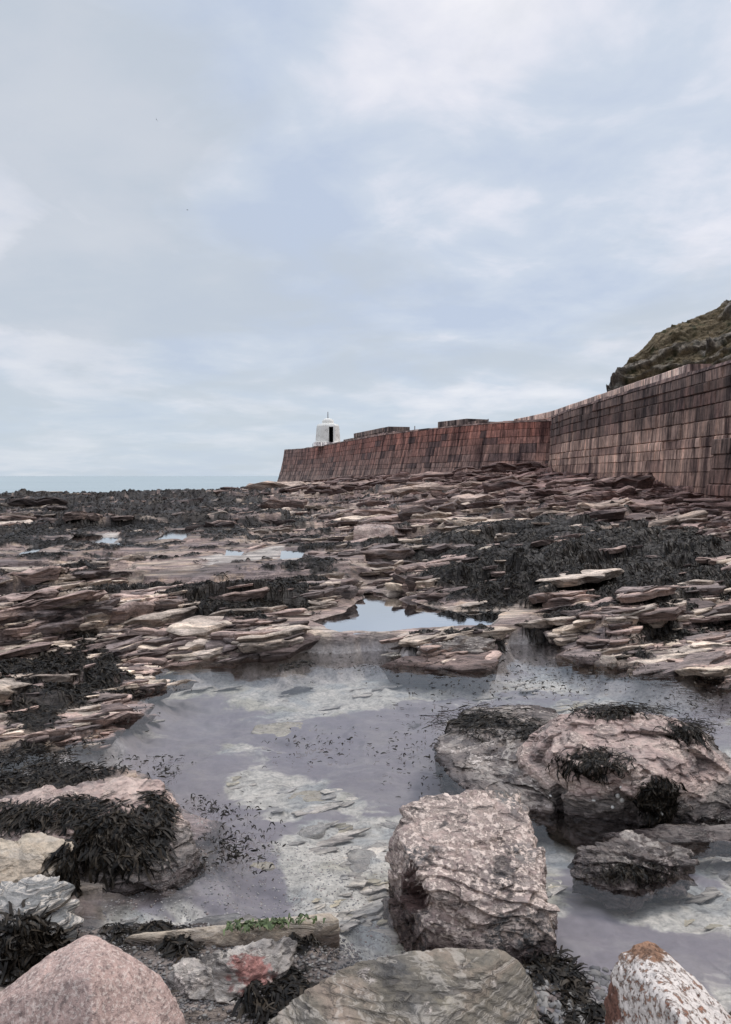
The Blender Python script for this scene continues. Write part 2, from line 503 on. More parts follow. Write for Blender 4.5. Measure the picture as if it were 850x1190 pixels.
# beds: a saw tooth across the strike, broken along it into slabs
wv = .55 * f2(X * .22, Y * .22, 3) + .16 * f2(X * .9, Y * .9, 3)
u_ = X * CA + Y * SA
v_ = -X * SA + Y * CA + wv
relief = np.zeros_like(X); scarp = np.zeros_like(X); bedtone = np.zeros_like(X)
for k, (p, a, ln) in enumerate([(2.6, .17, 6.0), (.95, .10, 3.2), (.36, .052, 1.3), (.13, .020, .5), (.05, .007, .2)]):
    s = v_ / p + .55 * n2(u_ / (p * 5) + 31 * k, v_ / (p * 2.5)) + 7.7 * k
    b = np.floor(s); fr = s - b
    su = u_ / ln + 1.7 * hsh(b, 3, k) * 9 + .25 * n2(u_ / ln * 2.1, v_ / p * .7)
    cell = np.floor(su); fu = su - cell
    amp = .35 + .9 * hsh(b, cell, k)
    tooth = np.where(fr < .08, fr / .08, (1 - fr) / .92)        # sharp front edge, gentle back slope
    gap = 1 - .5 * sst(.0, .03, np.minimum(fu, 1 - fu)) - .5
    relief += a * (amp * (tooth - .4) + .55 * (hsh(b, cell, k + 9) - .5)) - a * .35 * gap
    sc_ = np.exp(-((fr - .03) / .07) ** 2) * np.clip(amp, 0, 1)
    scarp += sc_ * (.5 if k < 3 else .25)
    if k in (1, 2): bedtone += (hsh(b, cell, k + 20) - .5) * (1.0 if k == 1 else .7)
relief += .05 * f2(X * .7, Y * .7, 4) + .016 * f2(X * 4, Y * 4, 4) + .006 * f2(X * 17, Y * 17, 3)
far_amp = 1.45 + 1.0 * sst(8, 40, Y)
AMP = far_amp * sst(-.02, .5, S_MAIN) * .9 + .04
AMP = AMP * np.where(Y < 6.5, .55, 1.0) + 0 * Y
SHELF = np.where(Y < 9.5, .12 + .88 * sst(0, 1.1, S_MAIN), 1.0)
Z = BASE * SHELF + relief * AMP

# pools higher on the shore: centre and half size in the photo, water level
POOLS = []
for poly, z in [([(366, 722), (415, 702), (428, 686), (455, 687), (480, 700), (520, 709), (585, 709), (565, 724), (480, 729), (395, 735)], .15),
                ([(84, 621), (134, 623), (136, 628), (86, 627)], .40), ([(190, 617), (221, 617), (219, 624), (192, 624)], .42),
                ([(128, 629), (158, 630), (157, 634), (130, 633)], .36), ([(240, 650), (265, 646), (322, 645), (318, 652), (250, 656)], .34),
                ([(328, 642), (352, 641), (350, 646), (330, 647)], .42), ([(30, 637), (46, 636), (45, 642), (32, 643)], .34),
                ([(262, 640), (282, 641), (280, 645), (266, 645)], .36)]:
    q_ = np.array([at(px, py, z) for px, py in poly]); m0 = q_.mean(0)
    POOLS.append((m0 + (q_ - m0) * (np.array([1.15, 1.7, 1]) if m0[1] > 10 else 1.0), z))
POOLM = np.zeros_like(X); POOLX = np.zeros_like(X)
for poly, z in POOLS:
    pa = np.array(poly); c0, c1 = pa.min(0), pa.max(0); m_ = .8 + .1 * c0[1]
    sel = (X > c0[0] - m_) & (X < c1[0] + m_) & (Y > c0[1] - m_) & (Y < c1[1] + m_)
    d = sdf(pa, X[sel] + .1 * n2(X[sel] * 2.5, Y[sel] * 2.5), Y[sel] + .25 * n2(X[sel] * 1.7 + 9, Y[sel] * 1.7))
    zz = Z[sel]
    rim = z + .012 + np.maximum(zz - z, 0) * sst(0, .6, d)
    zz = np.where(d < m_ * .75, np.maximum(mix(rim, zz, sst(m_ * .3, m_ * .75, d)), np.where(d < m_ * .5, z + .006, -9)), zz)
    # nothing between the pool and the eye may stand higher than the water
    front = (Y[sel] < pa[:, 1].mean()) & (d < m_ * .9)
    zz = np.where(front, np.minimum(zz, z + .015 + (.12 if c0[1] < 10 else .03) * sst(.1, m_ * .9, d)), zz)
    zz = mix(zz, z - .05, sst(.06, -.05, d))
    mf = .6 if c0[1] < 10 else m_ * .95
    POOLX[sel] = np.maximum(POOLX[sel], np.where(Y[sel] < pa[:, 1].mean(), sst(mf, mf * .6, d), sst(.30, .12, d)))
    Z[sel] = zz; POOLM[sel] = np.maximum(POOLM[sel], sst(.05, -.05, d))

# the main pool floor
inside = sst(.10, -.28, S_MAIN)
deep = -.10 - .12 * sst(2.7, 4.2, Y) + .03 * f2(X * 1.3, Y * 1.3, 4) + .012 * f2(X * 6, Y * 6, 3)
slat = sst(.0, .3, f2(X * 1.6 + 4, Y * 1.6, 3))
deep = deep + relief * .22 * slat
Z = mix(np.maximum(Z, np.where(Y < 7, .012 + .0 * Y, -9)) if False else Z, deep, inside)
Z = np.where((S_MAIN > .08) & (Y < 8.0), np.maximum(Z, .015 + .05 * np.clip(S_MAIN, 0, 1)), Z)

# ---- sea weed cover
WB = [  # photo x, y, half width, half height, strength
    (660, 652, 160, 40, 1.5), (760, 668, 90, 28, 1.2), (560, 668, 90, 16, 1.0), (620, 690, 60, 14, .8), (770, 690, 70, 12, .8), (690, 690, 110, 22, .55), (500, 650, 70, 16, .3), (640, 620, 90, 14, .6),
    (780, 640, 50, 20, .5), (110, 605, 200, 36, .55), (60, 580, 130, 14, .6), (260, 585, 90, 14, .5), (60, 650, 90, 22, .45), (240, 615, 110, 20, .35), (400, 600, 60, 8, .1),
    (250, 713, 65, 13, .9), (300, 716, 60, 10, .6), (150, 700, 50, 14, .5), (50, 705, 70, 14, .4), (350, 668, 40, 16, .55), (420, 688, 100, 7, .4),
    (105, 770, 32, 32, 1.2), (60, 800, 70, 40, .8), (20, 840, 60, 45, .9), (85, 745, 35, 18, .7), (160, 790, 14, 14, .7),
    (620, 722, 60, 10, .7), (560, 735, 40, 10, .6), (500, 725, 20, 8, .3), (730, 720, 70, 16, .45), (680, 740, 50, 10, .5), (515, 752, 40, 10, .9), (790, 755, 60, 10, .5),
    (30, 912, 70, 12, 1.2), (120, 875, 60, 18, .55), (40, 1085, 60, 50, .4), (175, 1108, 32, 18, 1.3), (345, 1122, 24, 26, 1.3), (650, 1140, 45, 35, .5), (690, 1170, 30, 30, .2),
    (300, 1170, 40, 25, .9), (10, 1120, 40, 30, .9), (420, 645, 60, 5, .3), (560, 625, 60, 8, .4)]
W = .62 * f2(u_ * .45, v_ * 1.3, 4) + .50 * f2(u_ * 1.5 + 9, v_ * 3.0, 4) + .42 * f2(X * 3.2, Y * 3.2, 4, .65) - .05 - .06 * sst(12, 6, Y)
W -= .25 * sst(.05, .3, relief)
Zs = np.where(S_MAIN < 0, 0, BASE)
PX = CX + F * U; PY = HZ + F * (EYE - Zs) / Y
for px, py, rx, ry, k in WB:
    d2 = ((PX - px) / rx) ** 2 + ((PY - py) / ry) ** 2
    W += .62 * k * np.exp(-d2 * .9)
W -= 1.2 * np.exp(-((PX - 285) / 130) ** 2 - ((PY - 1066) / 22) ** 2)
W -= .45 * sst(15, 26, Y) * sst(520, 640, PX) * sst(600, 585, PY) + .35 * RED
W -= .5 * sst(.0, -.12, S_MAIN) + .6 * POOLM + .25 * POOLX
W += .26 * sst(7, 20, Y) * sst(400, 220, PX)
W -= .35 * np.exp(-((PX - 330) / 190) ** 2 - ((PY - 742) / 16) ** 2)
WEED = sst(.14, .30, W)
lump = .5 + mix(f2(X * 8, Y * 8, 3), f2(X * 2.0, Y * 2.0, 4), sst(5, 14, Y))
Z += WEED * np.clip(lump, 0, 1) * (.018 + .0026 * np.clip(Y, 0, 40)) * sst(.0, .06, S_MAIN)

# ---- colour of the ground
def col(r, g, b): return np.array([r, g, b])


t1 = f2(X * .45, Y * .45, 4); t2 = f2(u_ * .5 + 80, v_ * 2.2, 4); t3 = f2(X * 3 + 30, Y * 3, 4)
C = np.ones(X.shape + (3,)) * col(.37, .295, .28)
C = mix(C, col(.50, .44, .385), sst(-.05, .45, t2 + .5 * bedtone)[..., None] * .85)
C = mix(C, col(.235, .205, .215), sst(.05, .4, t1 - .6 * bedtone)[..., None] * .8)
C = mix(C, col(.58, .46, .35), (sst(.2, .5, t3) * .45)[..., None])
C = mix(C, col(.185, .115, .108) * (1 + .7 * t2[..., None]), np.clip(RED * 1.05, 0, 1)[..., None])
C = mix(C, col(.20, .175, .16) * (1 + .6 * t3[..., None]), (sst(3.2, 2.5, Y) * sst(-.02, .05, S_MAIN))[..., None] * .85)
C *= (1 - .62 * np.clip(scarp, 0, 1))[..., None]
C *= (1 - .35 * sst(.1, -.1, relief))[..., None]  # hollows darker: algae, with crevice shade put into the colour
fl = mix(col(.50, .485, .45), col(.35, .36, .36), sst(-.1, .35, f2(X * 2.4, Y * 2.4 + 40, 4))[..., None])     # sand and slate of the pool floor
fl = mix(fl, col(.62, .59, .54), (sst(.05, .3, f2(u_ * 2 + 9, v_ * 6, 4)) * .55)[..., None])
fl = mix(fl, col(.36, .34, .26), (sst(.15, .4, f2(X * 1.4 + 77, Y * 1.4, 3)) * .5)[..., None])
sky_refl = np.zeros_like(X)                                                                                       # mauve reflecting patches of the water, painted into the floor colour
for px, py, rx, ry, k in [(235, 950, 75, 70, 1.1), (290, 1010, 45, 36, 1.1), (190, 860, 60, 40, .55), (440, 855, 85, 42, 1.15), (505, 890, 40, 45, .9), (330, 850, 60, 12, .5), (235, 810, 70, 30, .55), (600, 790, 110, 16, .5),
                          (480, 800, 60, 10, .5), (400, 815, 120, 9, .5), (760, 1100, 120, 50, .75), (820, 820, 80, 25, .6), (690, 1040, 40, 40, .6), (700, 990, 60, 14, .4),
                          (330, 880, 70, 22, -.6), (390, 785, 110, 8, -.5), (400, 985, 60, 60, -.8), (210, 885, 40, 10, -.3)]:
    sky_refl += k * np.exp(-((PX - px) / rx) ** 2 - ((PY - py) / ry) ** 2)
sky_refl = sst(.33, .53, sky_refl + .18 + .50 * f2(X * 1.5 + 5 + .3 * f2(X * 3, Y * 3, 3), Y * 2.6, 6, .6))
fl = mix(np.minimum(fl * col(.98, 1.0, 1.0), .62), col(.205, .192, .222), (sky_refl * (.93 - .12 * sst(-.1, .4, f2(X * 4 + 8, Y * 7, 4))))[..., None])
fl = mix(fl, col(.30, .275, .285), (sst(-.45, -.1, S_MAIN) * sst(3.4, 4.6, Y) * .75)[..., None])
C = mix(C, fl, sst(.06, -.06, S_MAIN)[..., None])
C = mix(C, col(.42, .40, .38), POOLM[..., None] * .8)
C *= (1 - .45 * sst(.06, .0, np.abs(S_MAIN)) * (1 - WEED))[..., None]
C = mix(C, col(.010, .0085, .0075) * (1 + 1.0 * np.clip(lump, 0, 1.2)[..., None]), (WEED * .93)[..., None])
C = mix(C, C * col(.84, .81, .79), (sst(.15, .6, S_MAIN) * sst(4.5, 6, Y) * (1 - POOLM))[..., None])  # shade of the gaps under the plates, painted into the ground colour
WETA = np.clip(.35 * sst(.3, -.2, t1) + WEED * .6 + sst(.12, .0, np.abs(S_MAIN)) * .8, 0, 1)

FLOOR = sst(.04, -.08, S_MAIN); SKY_REFL = FLOOR * sky_refl
verts = np.stack([X, Y, Z], -1).reshape(-1, 3)
idx = np.arange(NR * NU, dtype=np.int32).reshape(NR, NU)
quads = np.stack([idx[:-1, :-1], idx[:-1, 1:], idx[1:, 1:], idx[1:, :-1]], -1).reshape(-1, 4)
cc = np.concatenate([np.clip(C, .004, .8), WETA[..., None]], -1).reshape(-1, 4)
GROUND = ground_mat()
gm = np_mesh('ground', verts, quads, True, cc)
gm.attributes.new('Floor', 'FLOAT', 'POINT').data.foreach_set('value', FLOOR.ravel().astype(np.float32))
gm.attributes.new('SkyRefl', 'FLOAT', 'POINT').data.foreach_set('value', SKY_REFL.ravel().astype(np.float32))
tag(link('ground', gm, GROUND), 'layered rocky shore of pinkish ledges and shallow pool floors', kind='structure')


def gz(x, y, g=None):
    g = Z if g is None else g
    j = np.interp(y, ys, np.arange(NR)); i = np.interp(x / y, us, np.arange(NU))
    j0 = np.minimum(j.astype(int), NR - 2); i0 = np.minimum(i.astype(int), NU - 2); b, a = j - j0, i - i0
    return (g[j0, i0] * (1 - a) + g[j0, i0 + 1] * a) * (1 - b) + (g[j0 + 1, i0] * (1 - a) + g[j0 + 1, i0 + 1] * a) * b


# ---- loose bedded plates of the same rock, lying along the strike
def slabs(n, size=1.0, mode='shore'):
    w = np.full(X.shape, 1.0) * (U > -.68) * (U < np.where(Y < 6, 1.2, .68)) * ((Y > (4.5 if mode == 'shore' else 2.6)) | ((mode == 'shore') & (X > 1.9) & (Y > 1.6))) * (Y < 62)
    if mode == 'pool':
        w *= (S_MAIN < -.06) * (1 - sky_refl) * (Y < 7.2) * sst(-.15, .25, f2(X * 1.5 + 60, Y * 1.5, 3))
    else:
        w *= np.where(S_MAIN < -.03, 0, 1) * (1 + 2.5 * np.exp(-((S_MAIN - .1) / .14) ** 2) * (Y > 5.5)) * (1 - POOLX) * (1 - .96 * WEED)
    w *= np.where(BASE < -.1, 0, 1) * np.where((X > 8.2) & (Y < 38), 0, 1)
    w *= .35 + sst(-.3, .3, f2(X * .5 + 33, Y * .5, 3))
    w = w.ravel() / w.sum()
    i = rng.choice(len(w), n, p=w)
    p = verts[i]; d = p[:, 1]
    Ln = size * (.17 + .046 * np.minimum(d, 45)) * rng.uniform(.35, 1.0, n) * np.exp(rng.normal(0, .35, n))
    Wd = Ln * rng.uniform(.3, .75, n); Th = np.minimum(Ln * rng.uniform(.06, .16, n), .34) * np.where(d < 9, .8, 1) * (1 - .6 * sst(45, 60, d) * (p[:, 0] < 0))
    if mode == 'pool': Th *= .35
    K = 22; th = np.linspace(0, 2 * np.pi, K, endpoint=False)
    rr = np.ones((n, K))
    for q in range(2, 9): rr += rng.normal(0, .42 / q, (n, 1)) * np.cos(q * th + rng.uniform(0, 6.3, (n, 1)))
    rr += rng.normal(0, .07, (n, K)); rr = np.clip(rr, .35, 1.7)
    az = ANG * .85 + rng.normal(0, .09, n) + .35 * f2(p[:, 0] * .2, p[:, 1] * .2, 2)
    ca, sa = np.cos(az)[:, None], np.sin(az)[:, None]
    tu, tv = np.tan(rng.normal(.05, .06, n)), np.tan(rng.normal(-.12, .10, n))      # tilt along and across the strike
    rings = []
    for rad, dz in ((.0, 0), (.45, 0), (.8, 0), (.97, -.04), (1.03, -.35), (1.0, -.7), (.9, -1.6)):
        a = np.cos(th) * rr * rad * Ln[:, None] / 2; b = np.sin(th) * rr * rad * Wd[:, None] / 2
        x = p[:, :1] + a * ca - b * sa; y = p[:, 1:2] + a * sa + b * ca
        z = tu[:, None] * a + tv[:, None] * b + Th[:, None] * dz
        z = z + Th[:, None] * .5 * n2(x * 3.0 / (.3 + .06 * d[:, None]), y * 3.0 / (.3 + .06 * d[:, None]))
        if rad in (1.03, 1.0): x = x + rng.normal(0, .02, x.shape) * Ln[:, None]; y = y + rng.normal(0, .02, y.shape) * Ln[:, None]
        rings.append(np.stack([x, y, z], -1))
    V = np.stack(rings, 1)                        # n, 7, K, 3
    g0 = gz(p[:, 0], p[:, 1])
    V[..., 2] += (g0 + Th * rng.uniform(-.45, .42, n) * (.5 if mode == 'pool' else 1))[:, None, None]
    base = (np.arange(n) * 7 * K)[:, None, None] + (np.arange(6) * K)[None, :, None]
    k0 = np.arange(K)[None, None]; k1 = (k0 + 1) % K
    Q = np.stack([base + k0, base + K + k0, base + K + k1, base + k1], -1).reshape(-1, 4)
    c = C.reshape(-1, 3)[i] ; red = RED.ravel()[i][:, None]
    tone = rng.choice(5, n, p=[.34, .20, .18, .12, .16])
    own = np.array([(.36, .275, .25), (.50, .43, .375), (.20, .165, .16), (.58, .49, .41), (.13, .10, .095)])[tone]
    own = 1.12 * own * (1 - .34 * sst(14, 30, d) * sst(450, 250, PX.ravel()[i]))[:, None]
    own = mix(own, np.array([.21, .13, .12]), np.clip(red * 1.05, 0, 1)) * rng.uniform(.75, 1.2, (n, 1))
    if mode == 'pool': own = np.array([(.50, .48, .44), (.40, .40, .39), (.58, .55, .50), (.46, .43, .34), (.5, .49, .46)])[tone] * rng.uniform(.75, 1.1, (n, 1)); tu *= .4; tv *= .4
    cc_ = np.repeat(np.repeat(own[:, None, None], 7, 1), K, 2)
    cc_[:, 4:] *= .5  # plate sides and undersides painted darker, as contact shade
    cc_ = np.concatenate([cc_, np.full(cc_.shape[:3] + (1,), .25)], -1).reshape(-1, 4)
    return V.reshape(-1, 3), Q, cc_


A1, A2, A3 = slabs(5200), slabs(5200, .42), slabs(420, .6, 'pool')
V = np.concatenate([A1[0], A2[0], A3[0]]); G = np.concatenate([A1[2], A2[2], A3[2]])
Q = np.concatenate([A1[1], A2[1] + len(A1[0]), A3[1] + len(A1[0]) + len(A2[0])])
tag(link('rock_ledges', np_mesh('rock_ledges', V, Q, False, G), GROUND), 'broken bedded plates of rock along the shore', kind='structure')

# ---- water and sea
def sheet(name, pts, z, mat):
    me = bpy.data.meshes.new(name)
    me.from_pydata([(p[0], p[1], z) for p in pts], [], [tuple(range(len(pts)))]); me.update()
    return tag(link(name, me, mat), kind='structure')


WATER = water_mat('pool_water', (.96, .96, .97))
HIGHW = water_mat('high_pool_water', (.9, .9, .92), .03, .1)
sheet('water', [(-4.2, 1.2, 0), (4.5, 1.2, 0), (6.0, 7.4, 0), (-4.2, 7.4, 0)], 0.0, WATER)
for poly, z in POOLS:
    pa = np.array(poly); c = pa.mean(0)
    sheet('water', list(c + (pa - c) * np.array([1.04, 1.12, 1])), z, HIGHW)
sheet('sea', [(-9000, 40, 0), (9000, 40, 0), (9000, 14000, 0), (-9000, 14000, 0)], -1.0, sea_mat())

# ---------------------------------------------------------------- boulders
def sphere(n):
    bm = bmesh.new(); bmesh.ops.create_icosphere(bm, subdivisions=n, radius=1)
    v = np.array([x.co[:] for x in bm.verts]); f = np.array([[q.index for q in p.verts] for p in bm.faces]); bm.free()
    return v, f


SPH = {n: sphere(n) for n in (3, 4, 5, 7, 8)}
BVH = {}


def hull(pts):
    bm = bmesh.new()
    for p in pts: bm.verts.new(p)
    bmesh.ops.convex_hull(bm, input=bm.verts)
    bm.normal_update()
    pl = [(np.array(f.normal[:]), np.array(f.calc_center_median()[:])) for f in bm.faces]
    bm.free()
    return pl


def boulder(name, pts, mat, label, cat, n=7, group=None, soft=26, lump=.035, lumpf=3.0, lay=.012, layf=16.0, dip=(.3, -.2, 1.0), fine=.006, sink=.14, flare=1.0, crack=.0, seed=0, keep=None, facet=.030):
    pts = [np.array(p, float) for p in pts]
    low = []
    c0 = np.mean(pts, 0)
    for p in pts:
        q = c0 + (p - c0) * flare; q[2] = min(p[2], 0) - sink if sink else p[2]
        low.append(q)
    allp = np.array(pts + low); ctr = (allp.min(0) + allp.max(0)) / 2; ext = np.maximum((allp.max(0) - allp.min(0)) / 2, .01)
    loc = np.array([ctr[0], ctr[1], allp[:, 2].min()])
    q = (allp - ctr) / ext
    pl = hull(q)
    D, Fc = SPH[n]
    inv = np.zeros(len(D))
    for nn, cp in pl:
        d = max(float(nn @ cp), .03)
        inv = inv + np.clip((D @ nn) / d, 0, None) ** soft
    r = inv ** (-1.0 / soft)
    v = D * r[:, None] * ext
    rad = v / np.linalg.norm(v, axis=1)[:, None]
    me_ = ext.mean()
    w = v + ctr + seed * 3.1
    d1 = f3(w * lumpf, 4, .55)
    v = v + rad * (lump * d1)[:, None]
    dp = np.array(dip); dp = dp / np.linalg.norm(dp)
    s = (w @ dp) * layf + 1.6 * f3(w * 2.2 + 5, 3) + .5 * f3(w * 9, 2)
    fr = s - np.floor(s); am = .25 + hsh(np.floor(s), 5, seed) + .6 * n3(w * 5)
    v = v + rad * (lay * (np.where(fr < .12, fr / .12, (1 - fr) / .88) - .5) * np.clip(am, 0, 2))[:, None]
    rid = np.abs(f3(w * 11 + 3, 4, .6))
    v = v + rad * (fine * 2.2 * (rid * 2 - .4) + fine * .6 * f3(w * 45, 3, .6))[:, None]
    if facet:
        dz = np.array([1, 1, 1.7]); wj = w + .03 * np.stack([f3(w * 6 + 9, 2), f3(w * 6 + 29, 2), f3(w * 6 + 49, 2)], 1)
        v = v + rad * (facet * facets(wj * 4.2 * dz, seed) + facet * .3 * facets(wj * 13 * dz, seed + 7))[:, None]
    if crack:
        k = np.abs(f3(w * 2.6 + 40, 3, .5)); v = v - rad * (crack * sst(.07, .0, k))[:, None]
    v = v + ctr - loc
    o = link(name, np_mesh(name, v, Fc, True), mat, None, loc)
    tag(o, label, cat, group)
    BVH[keep or label] = BVHTree.FromPolygons([tuple(x) for x in (v + loc)], [tuple(int(i) for i in x) for x in Fc]) if keep else None
    return o


M_pink = rock_mat('pink_rock', [(.13, .105, .105), (.38, .29, .275), (.58, .48, .445)], vein=.15, crust=.45, dark=.6, crust_c=(.62, .52, .48), zone=(.09, (.15, .14, .14)))
M_block = rock_mat('block_rock', [(.11, .10, .105), (.34, .27, .26), (.60, .49, .455)], dip=(.3, .9, .2), vein=.2, crust=.95, dark=.8, crust_c=(.70, .60, .56), stain=((.16, .16, .165), .52, .62), patch=[((.10, .06, .055), tuple(at(470, 1040, .1)), .11)])
M_gran = rock_mat('pink_granite', [(.38, .275, .26), (.44, .33, .31), (.49, .375, .35)], layer=2, speckle=.75, bump=.8, rough=.85, scale=1.15)
M_band = rock_mat('banded_rock', [(.075, .075, .08), (.17, .155, .13), (.33, .265, .225)], dip=(.9, .35, .5), layer=14, vein=.35, crust=.12, dark=.55, stain=((.27, .24, .15), .56, .68))
M_white = rock_mat('crusted_rock', [(.25, .10, .06), (.36, .2, .14), (.5, .4, .35)], layer=2, crust=1.62, crust_c=(.76, .72, .71), dark=.35, bump=1.1, scale=1.5, patch=[((.25, .145, .095), tuple(at(752, 1092, .40)), .085), ((.20, .10, .075), tuple(at(700, 1165, .22)), .085), ((.20, .10, .075), tuple(at(708, 1195, .15)), .085)])
M_red = rock_mat('red_patch_rock', [(.2, .19, .19), (.34, .32, .31), (.52, .49, .46)], vein=.6, crust=.5, dark=.75, patch=((.30, .15, .14), tuple(at(288, 1130, .09)), .075))
M_slate = rock_mat('striped_slate', [(.14, .15, .16), (.23, .24, .25), (.36, .36, .37)], dip=(1.0, .35, .3), layer=16, vein=1.0, dark=.5)
M_tan = rock_mat('tan_rock', [(.34, .29, .24), (.46, .40, .33), (.55, .50, .43)], layer=5, vein=.3, dark=.45)
M_dark = rock_mat('dark_wet_rock', [(.075, .06, .058), (.14, .12, .115), (.32, .28, .26)], vein=.4, crust=.4, dark=.7, rough=.5)
M_sub = rock_mat('drowned_rock', [(.26, .27, .28), (.36, .36, .35), (.44, .42, .39)], vein=.3, dark=.3, shoreline=False)
M_subt = rock_mat('drowned_tan_rock', [(.34, .32, .26), (.44, .42, .35), (.5, .48, .42)], vein=.3, dark=.2, shoreline=False)

big = [at(630, 850, .26), at(655, 834, .32), at(700, 823, .36), at(757, 827, .36), at(800, 850, .30), at(845, 890, .16), at(868, 925, .05),
       at(606, 905, .06), at(600, 875, .12), at(665, 888, .26), at(760, 902, .25), at(640, 942, .0), at(700, 955, .0), at(770, 958, 0), at(850, 945, 0), at(890, 945, -.02),
       at(640, 835, .0), at(830, 858, 0)]
boulder('boulder', big, M_pink, 'large rounded pink boulder streaked with weed standing in the pool', 'boulder', 8, lump=.035, lay=.018, layf=12, fine=.006, facet=.055, keep='big')
boulder('boulder', [at(505, 860, .03), at(540, 822, .06), at(600, 815, .07), at(650, 822, .05), at(640, 880, .14), at(560, 880, .07), at(510, 905, .0), at(600, 940, .03), at(650, 950, .0), at(555, 925, 0)],
        M_dark, 'low dark weedy rock shelf joined to the big pink boulder', 'rock', 7, lump=.05, lay=.02, fine=.012, sink=.1, keep='shelf')
boulder('boulder', [at(470, 945, .24), at(486, 931, .27), at(540, 921, .29), at(596, 922, .28), at(620, 938, .24), at(632, 1000, .19), at(645, 1060, .14), at(651, 1100, .04),
                    at(560, 1108, .03), at(495, 1092, .03), at(462, 972, .23), at(498, 1030, .2), at(447, 985, .1), at(448, 1030, -.02), at(480, 1085, -.03)],
        M_block, 'flat topped pink and grey block with crumbling dark side, nearest the pool middle', 'boulder', 8, lump=.015, lay=.014, layf=18, dip=(.25, .75, .6), fine=.005, soft=70, facet=.045, keep='block')
boulder('boulder', [at(318, 1166, .12), at(378, 1130, .17), at(432, 1104, .20), at(530, 1093, .22), at(600, 1100, .21), at(628, 1130, .16), at(640, 1190, .09), at(292, 1195, .08), at(250, 1300, .0), at(450, 1300, .12), at(640, 1290, .0), at(520, 1170, .21)],
        M_band, 'smooth banded olive grey boulder at the bottom edge in front of the flat block', 'boulder', 8, lump=.015, lay=.007, layf=30, dip=(.25, .85, .6), fine=.003, soft=24, facet=.010, keep='band')
boulder('boulder', [at(699, 1142, .26), at(706, 1116, .33), at(738, 1087, .40), at(757, 1083, .41), at(776, 1100, .39), at(815, 1140, .35), at(850, 1172, .31), at(900, 1240, .2), at(700, 1200, .16), at(712, 1300, 0), at(860, 1400, 0), at(790, 1180, .42)],
        M_white, 'white crusted boulder with a rusty brown tip in the corner', 'boulder', 8, lump=.012, lay=.004, fine=.004, soft=30, facet=.004)
boulder('boulder', [at(103, 1078, .44), at(128, 1090, .43), at(60, 1105, .42), at(0, 1152, .36), at(-60, 1190, .3), at(180, 1120, .37), at(208, 1155, .30), at(224, 1200, .2), at(235, 1290, .05), at(120, 1400, .1), at(-60, 1400, 0), at(105, 1120, .46)],
        M_gran, 'smooth peaked boulder of pink granite in the corner beside weed', 'boulder', 8, lump=.012, lumpf=4, lay=.0, fine=.0025, soft=34, facet=.004)
boulder('boulder', [at(190, 1132, .06), at(230, 1103, .10), at(318, 1086, .12), at(345, 1096, .10), at(335, 1122, .08), at(292, 1165, .05), at(250, 1190, .0), at(212, 1175, .02), at(270, 1120, .13)],
        M_red, 'jagged grey white rock with a raw red patch', 'rock', 7, lump=.03, lay=.02, layf=20, fine=.01)
boulder('boulder', [at(140, 1086, .06), at(230, 1078, .08), at(330, 1066, .09), at(388, 1060, .085), at(401, 1068, .08), at(395, 1086, .03), at(345, 1096, .03), at(240, 1102, .03), at(150, 1098, .03)],
        M_tan, 'long low tan rock bar with green algae at the pool edge', 'rock', 7, lump=.012, lay=.006, fine=.003, facet=.008, keep='bar')
boulder('boulder', [at(-60, 1060, .12), at(0, 1027, .17), at(45, 1014, .19), at(84, 1026, .16), at(90, 1072, .08), at(60, 1088, .06), at(0, 1140, .05), at(-60, 1150, .05), at(30, 1060, .17)],
        M_slate, 'grey slate rock striped with white quartz beside the granite', 'rock', 7, lump=.025, lay=.02, layf=22, dip=(.2, .5, .9), fine=.008, keep='slate')
boulder('boulder', [at(-60, 985, .18), at(0, 972, .2), at(60, 968, .2), at(92, 982, .18), at(80, 1012, .12), at(20, 1030, .08), at(-60, 1040, .08)],
        M_tan, 'pale tan rock wedged behind the striped slate', 'rock', 7, lump=.02, lay=.012, fine=.006, keep='pale')
boulder('boulder', [at(-60, 945, .1), at(0, 930, .14), at(80, 905, .18), at(150, 899, .2), at(190, 912, .18), at(226, 965, .1), at(245, 1000, .02), at(215, 1028, .0), at(150, 1042, .0), at(110, 1002, .06), at(20, 985, .1), at(140, 945, .22)],
        M_pink, 'pinkish boulder draped with black weed on the pool bank', 'boulder', 8, lump=.04, lay=.018, fine=.010, seed=3, keep='bank')
boulder('boulder', [at(662, 1018, .0), at(680, 985, .03), at(735, 968, .06), at(800, 982, .06), at(810, 1002, .03), at(782, 1026, .0), at(722, 1034, .0), at(745, 995, .08)],
        M_dark, 'small dark jagged rock awash between the block and the weed', 'rock', 7, lump=.035, lay=.03, layf=20, dip=(.1, .6, .9), fine=.012, sink=.08, keep='small')
boulder('boulder', [at(690, 968, .0), at(760, 958, .03), at(850, 955, .04), at(920, 960, .03), at(850, 978, .0), at(740, 980, .0)],
        M_dark, 'dark wet rock lip below the big pink boulder', 'rock', 5, lump=.02, lay=.02, fine=.012, sink=.08)
boulder('boulder', [at(478, 752, .10), at(515, 742, .17), at(552, 738, .18), at(580, 742, .14), at(560, 758, .06), at(505, 762, .03)],
        M_dark, 'dark overhanging ledge rock on the far side of the pool', 'rock', 5, lump=.04, lay=.03, fine=.012, sink=.1)
boulder('boulder', [atd(412, 14.2, .36), atd(458, 14.2, .36), atd(411, 14.3, .62), atd(437, 14.5, .66), atd(459, 14.3, .63), atd(412, 14.9, .62), atd(457, 14.9, .64)],
        M_pink, 'squared pink stone block lying alone on the ledges', 'rock', 5, lump=.03, lay=.01, fine=.01, soft=40, sink=.3)
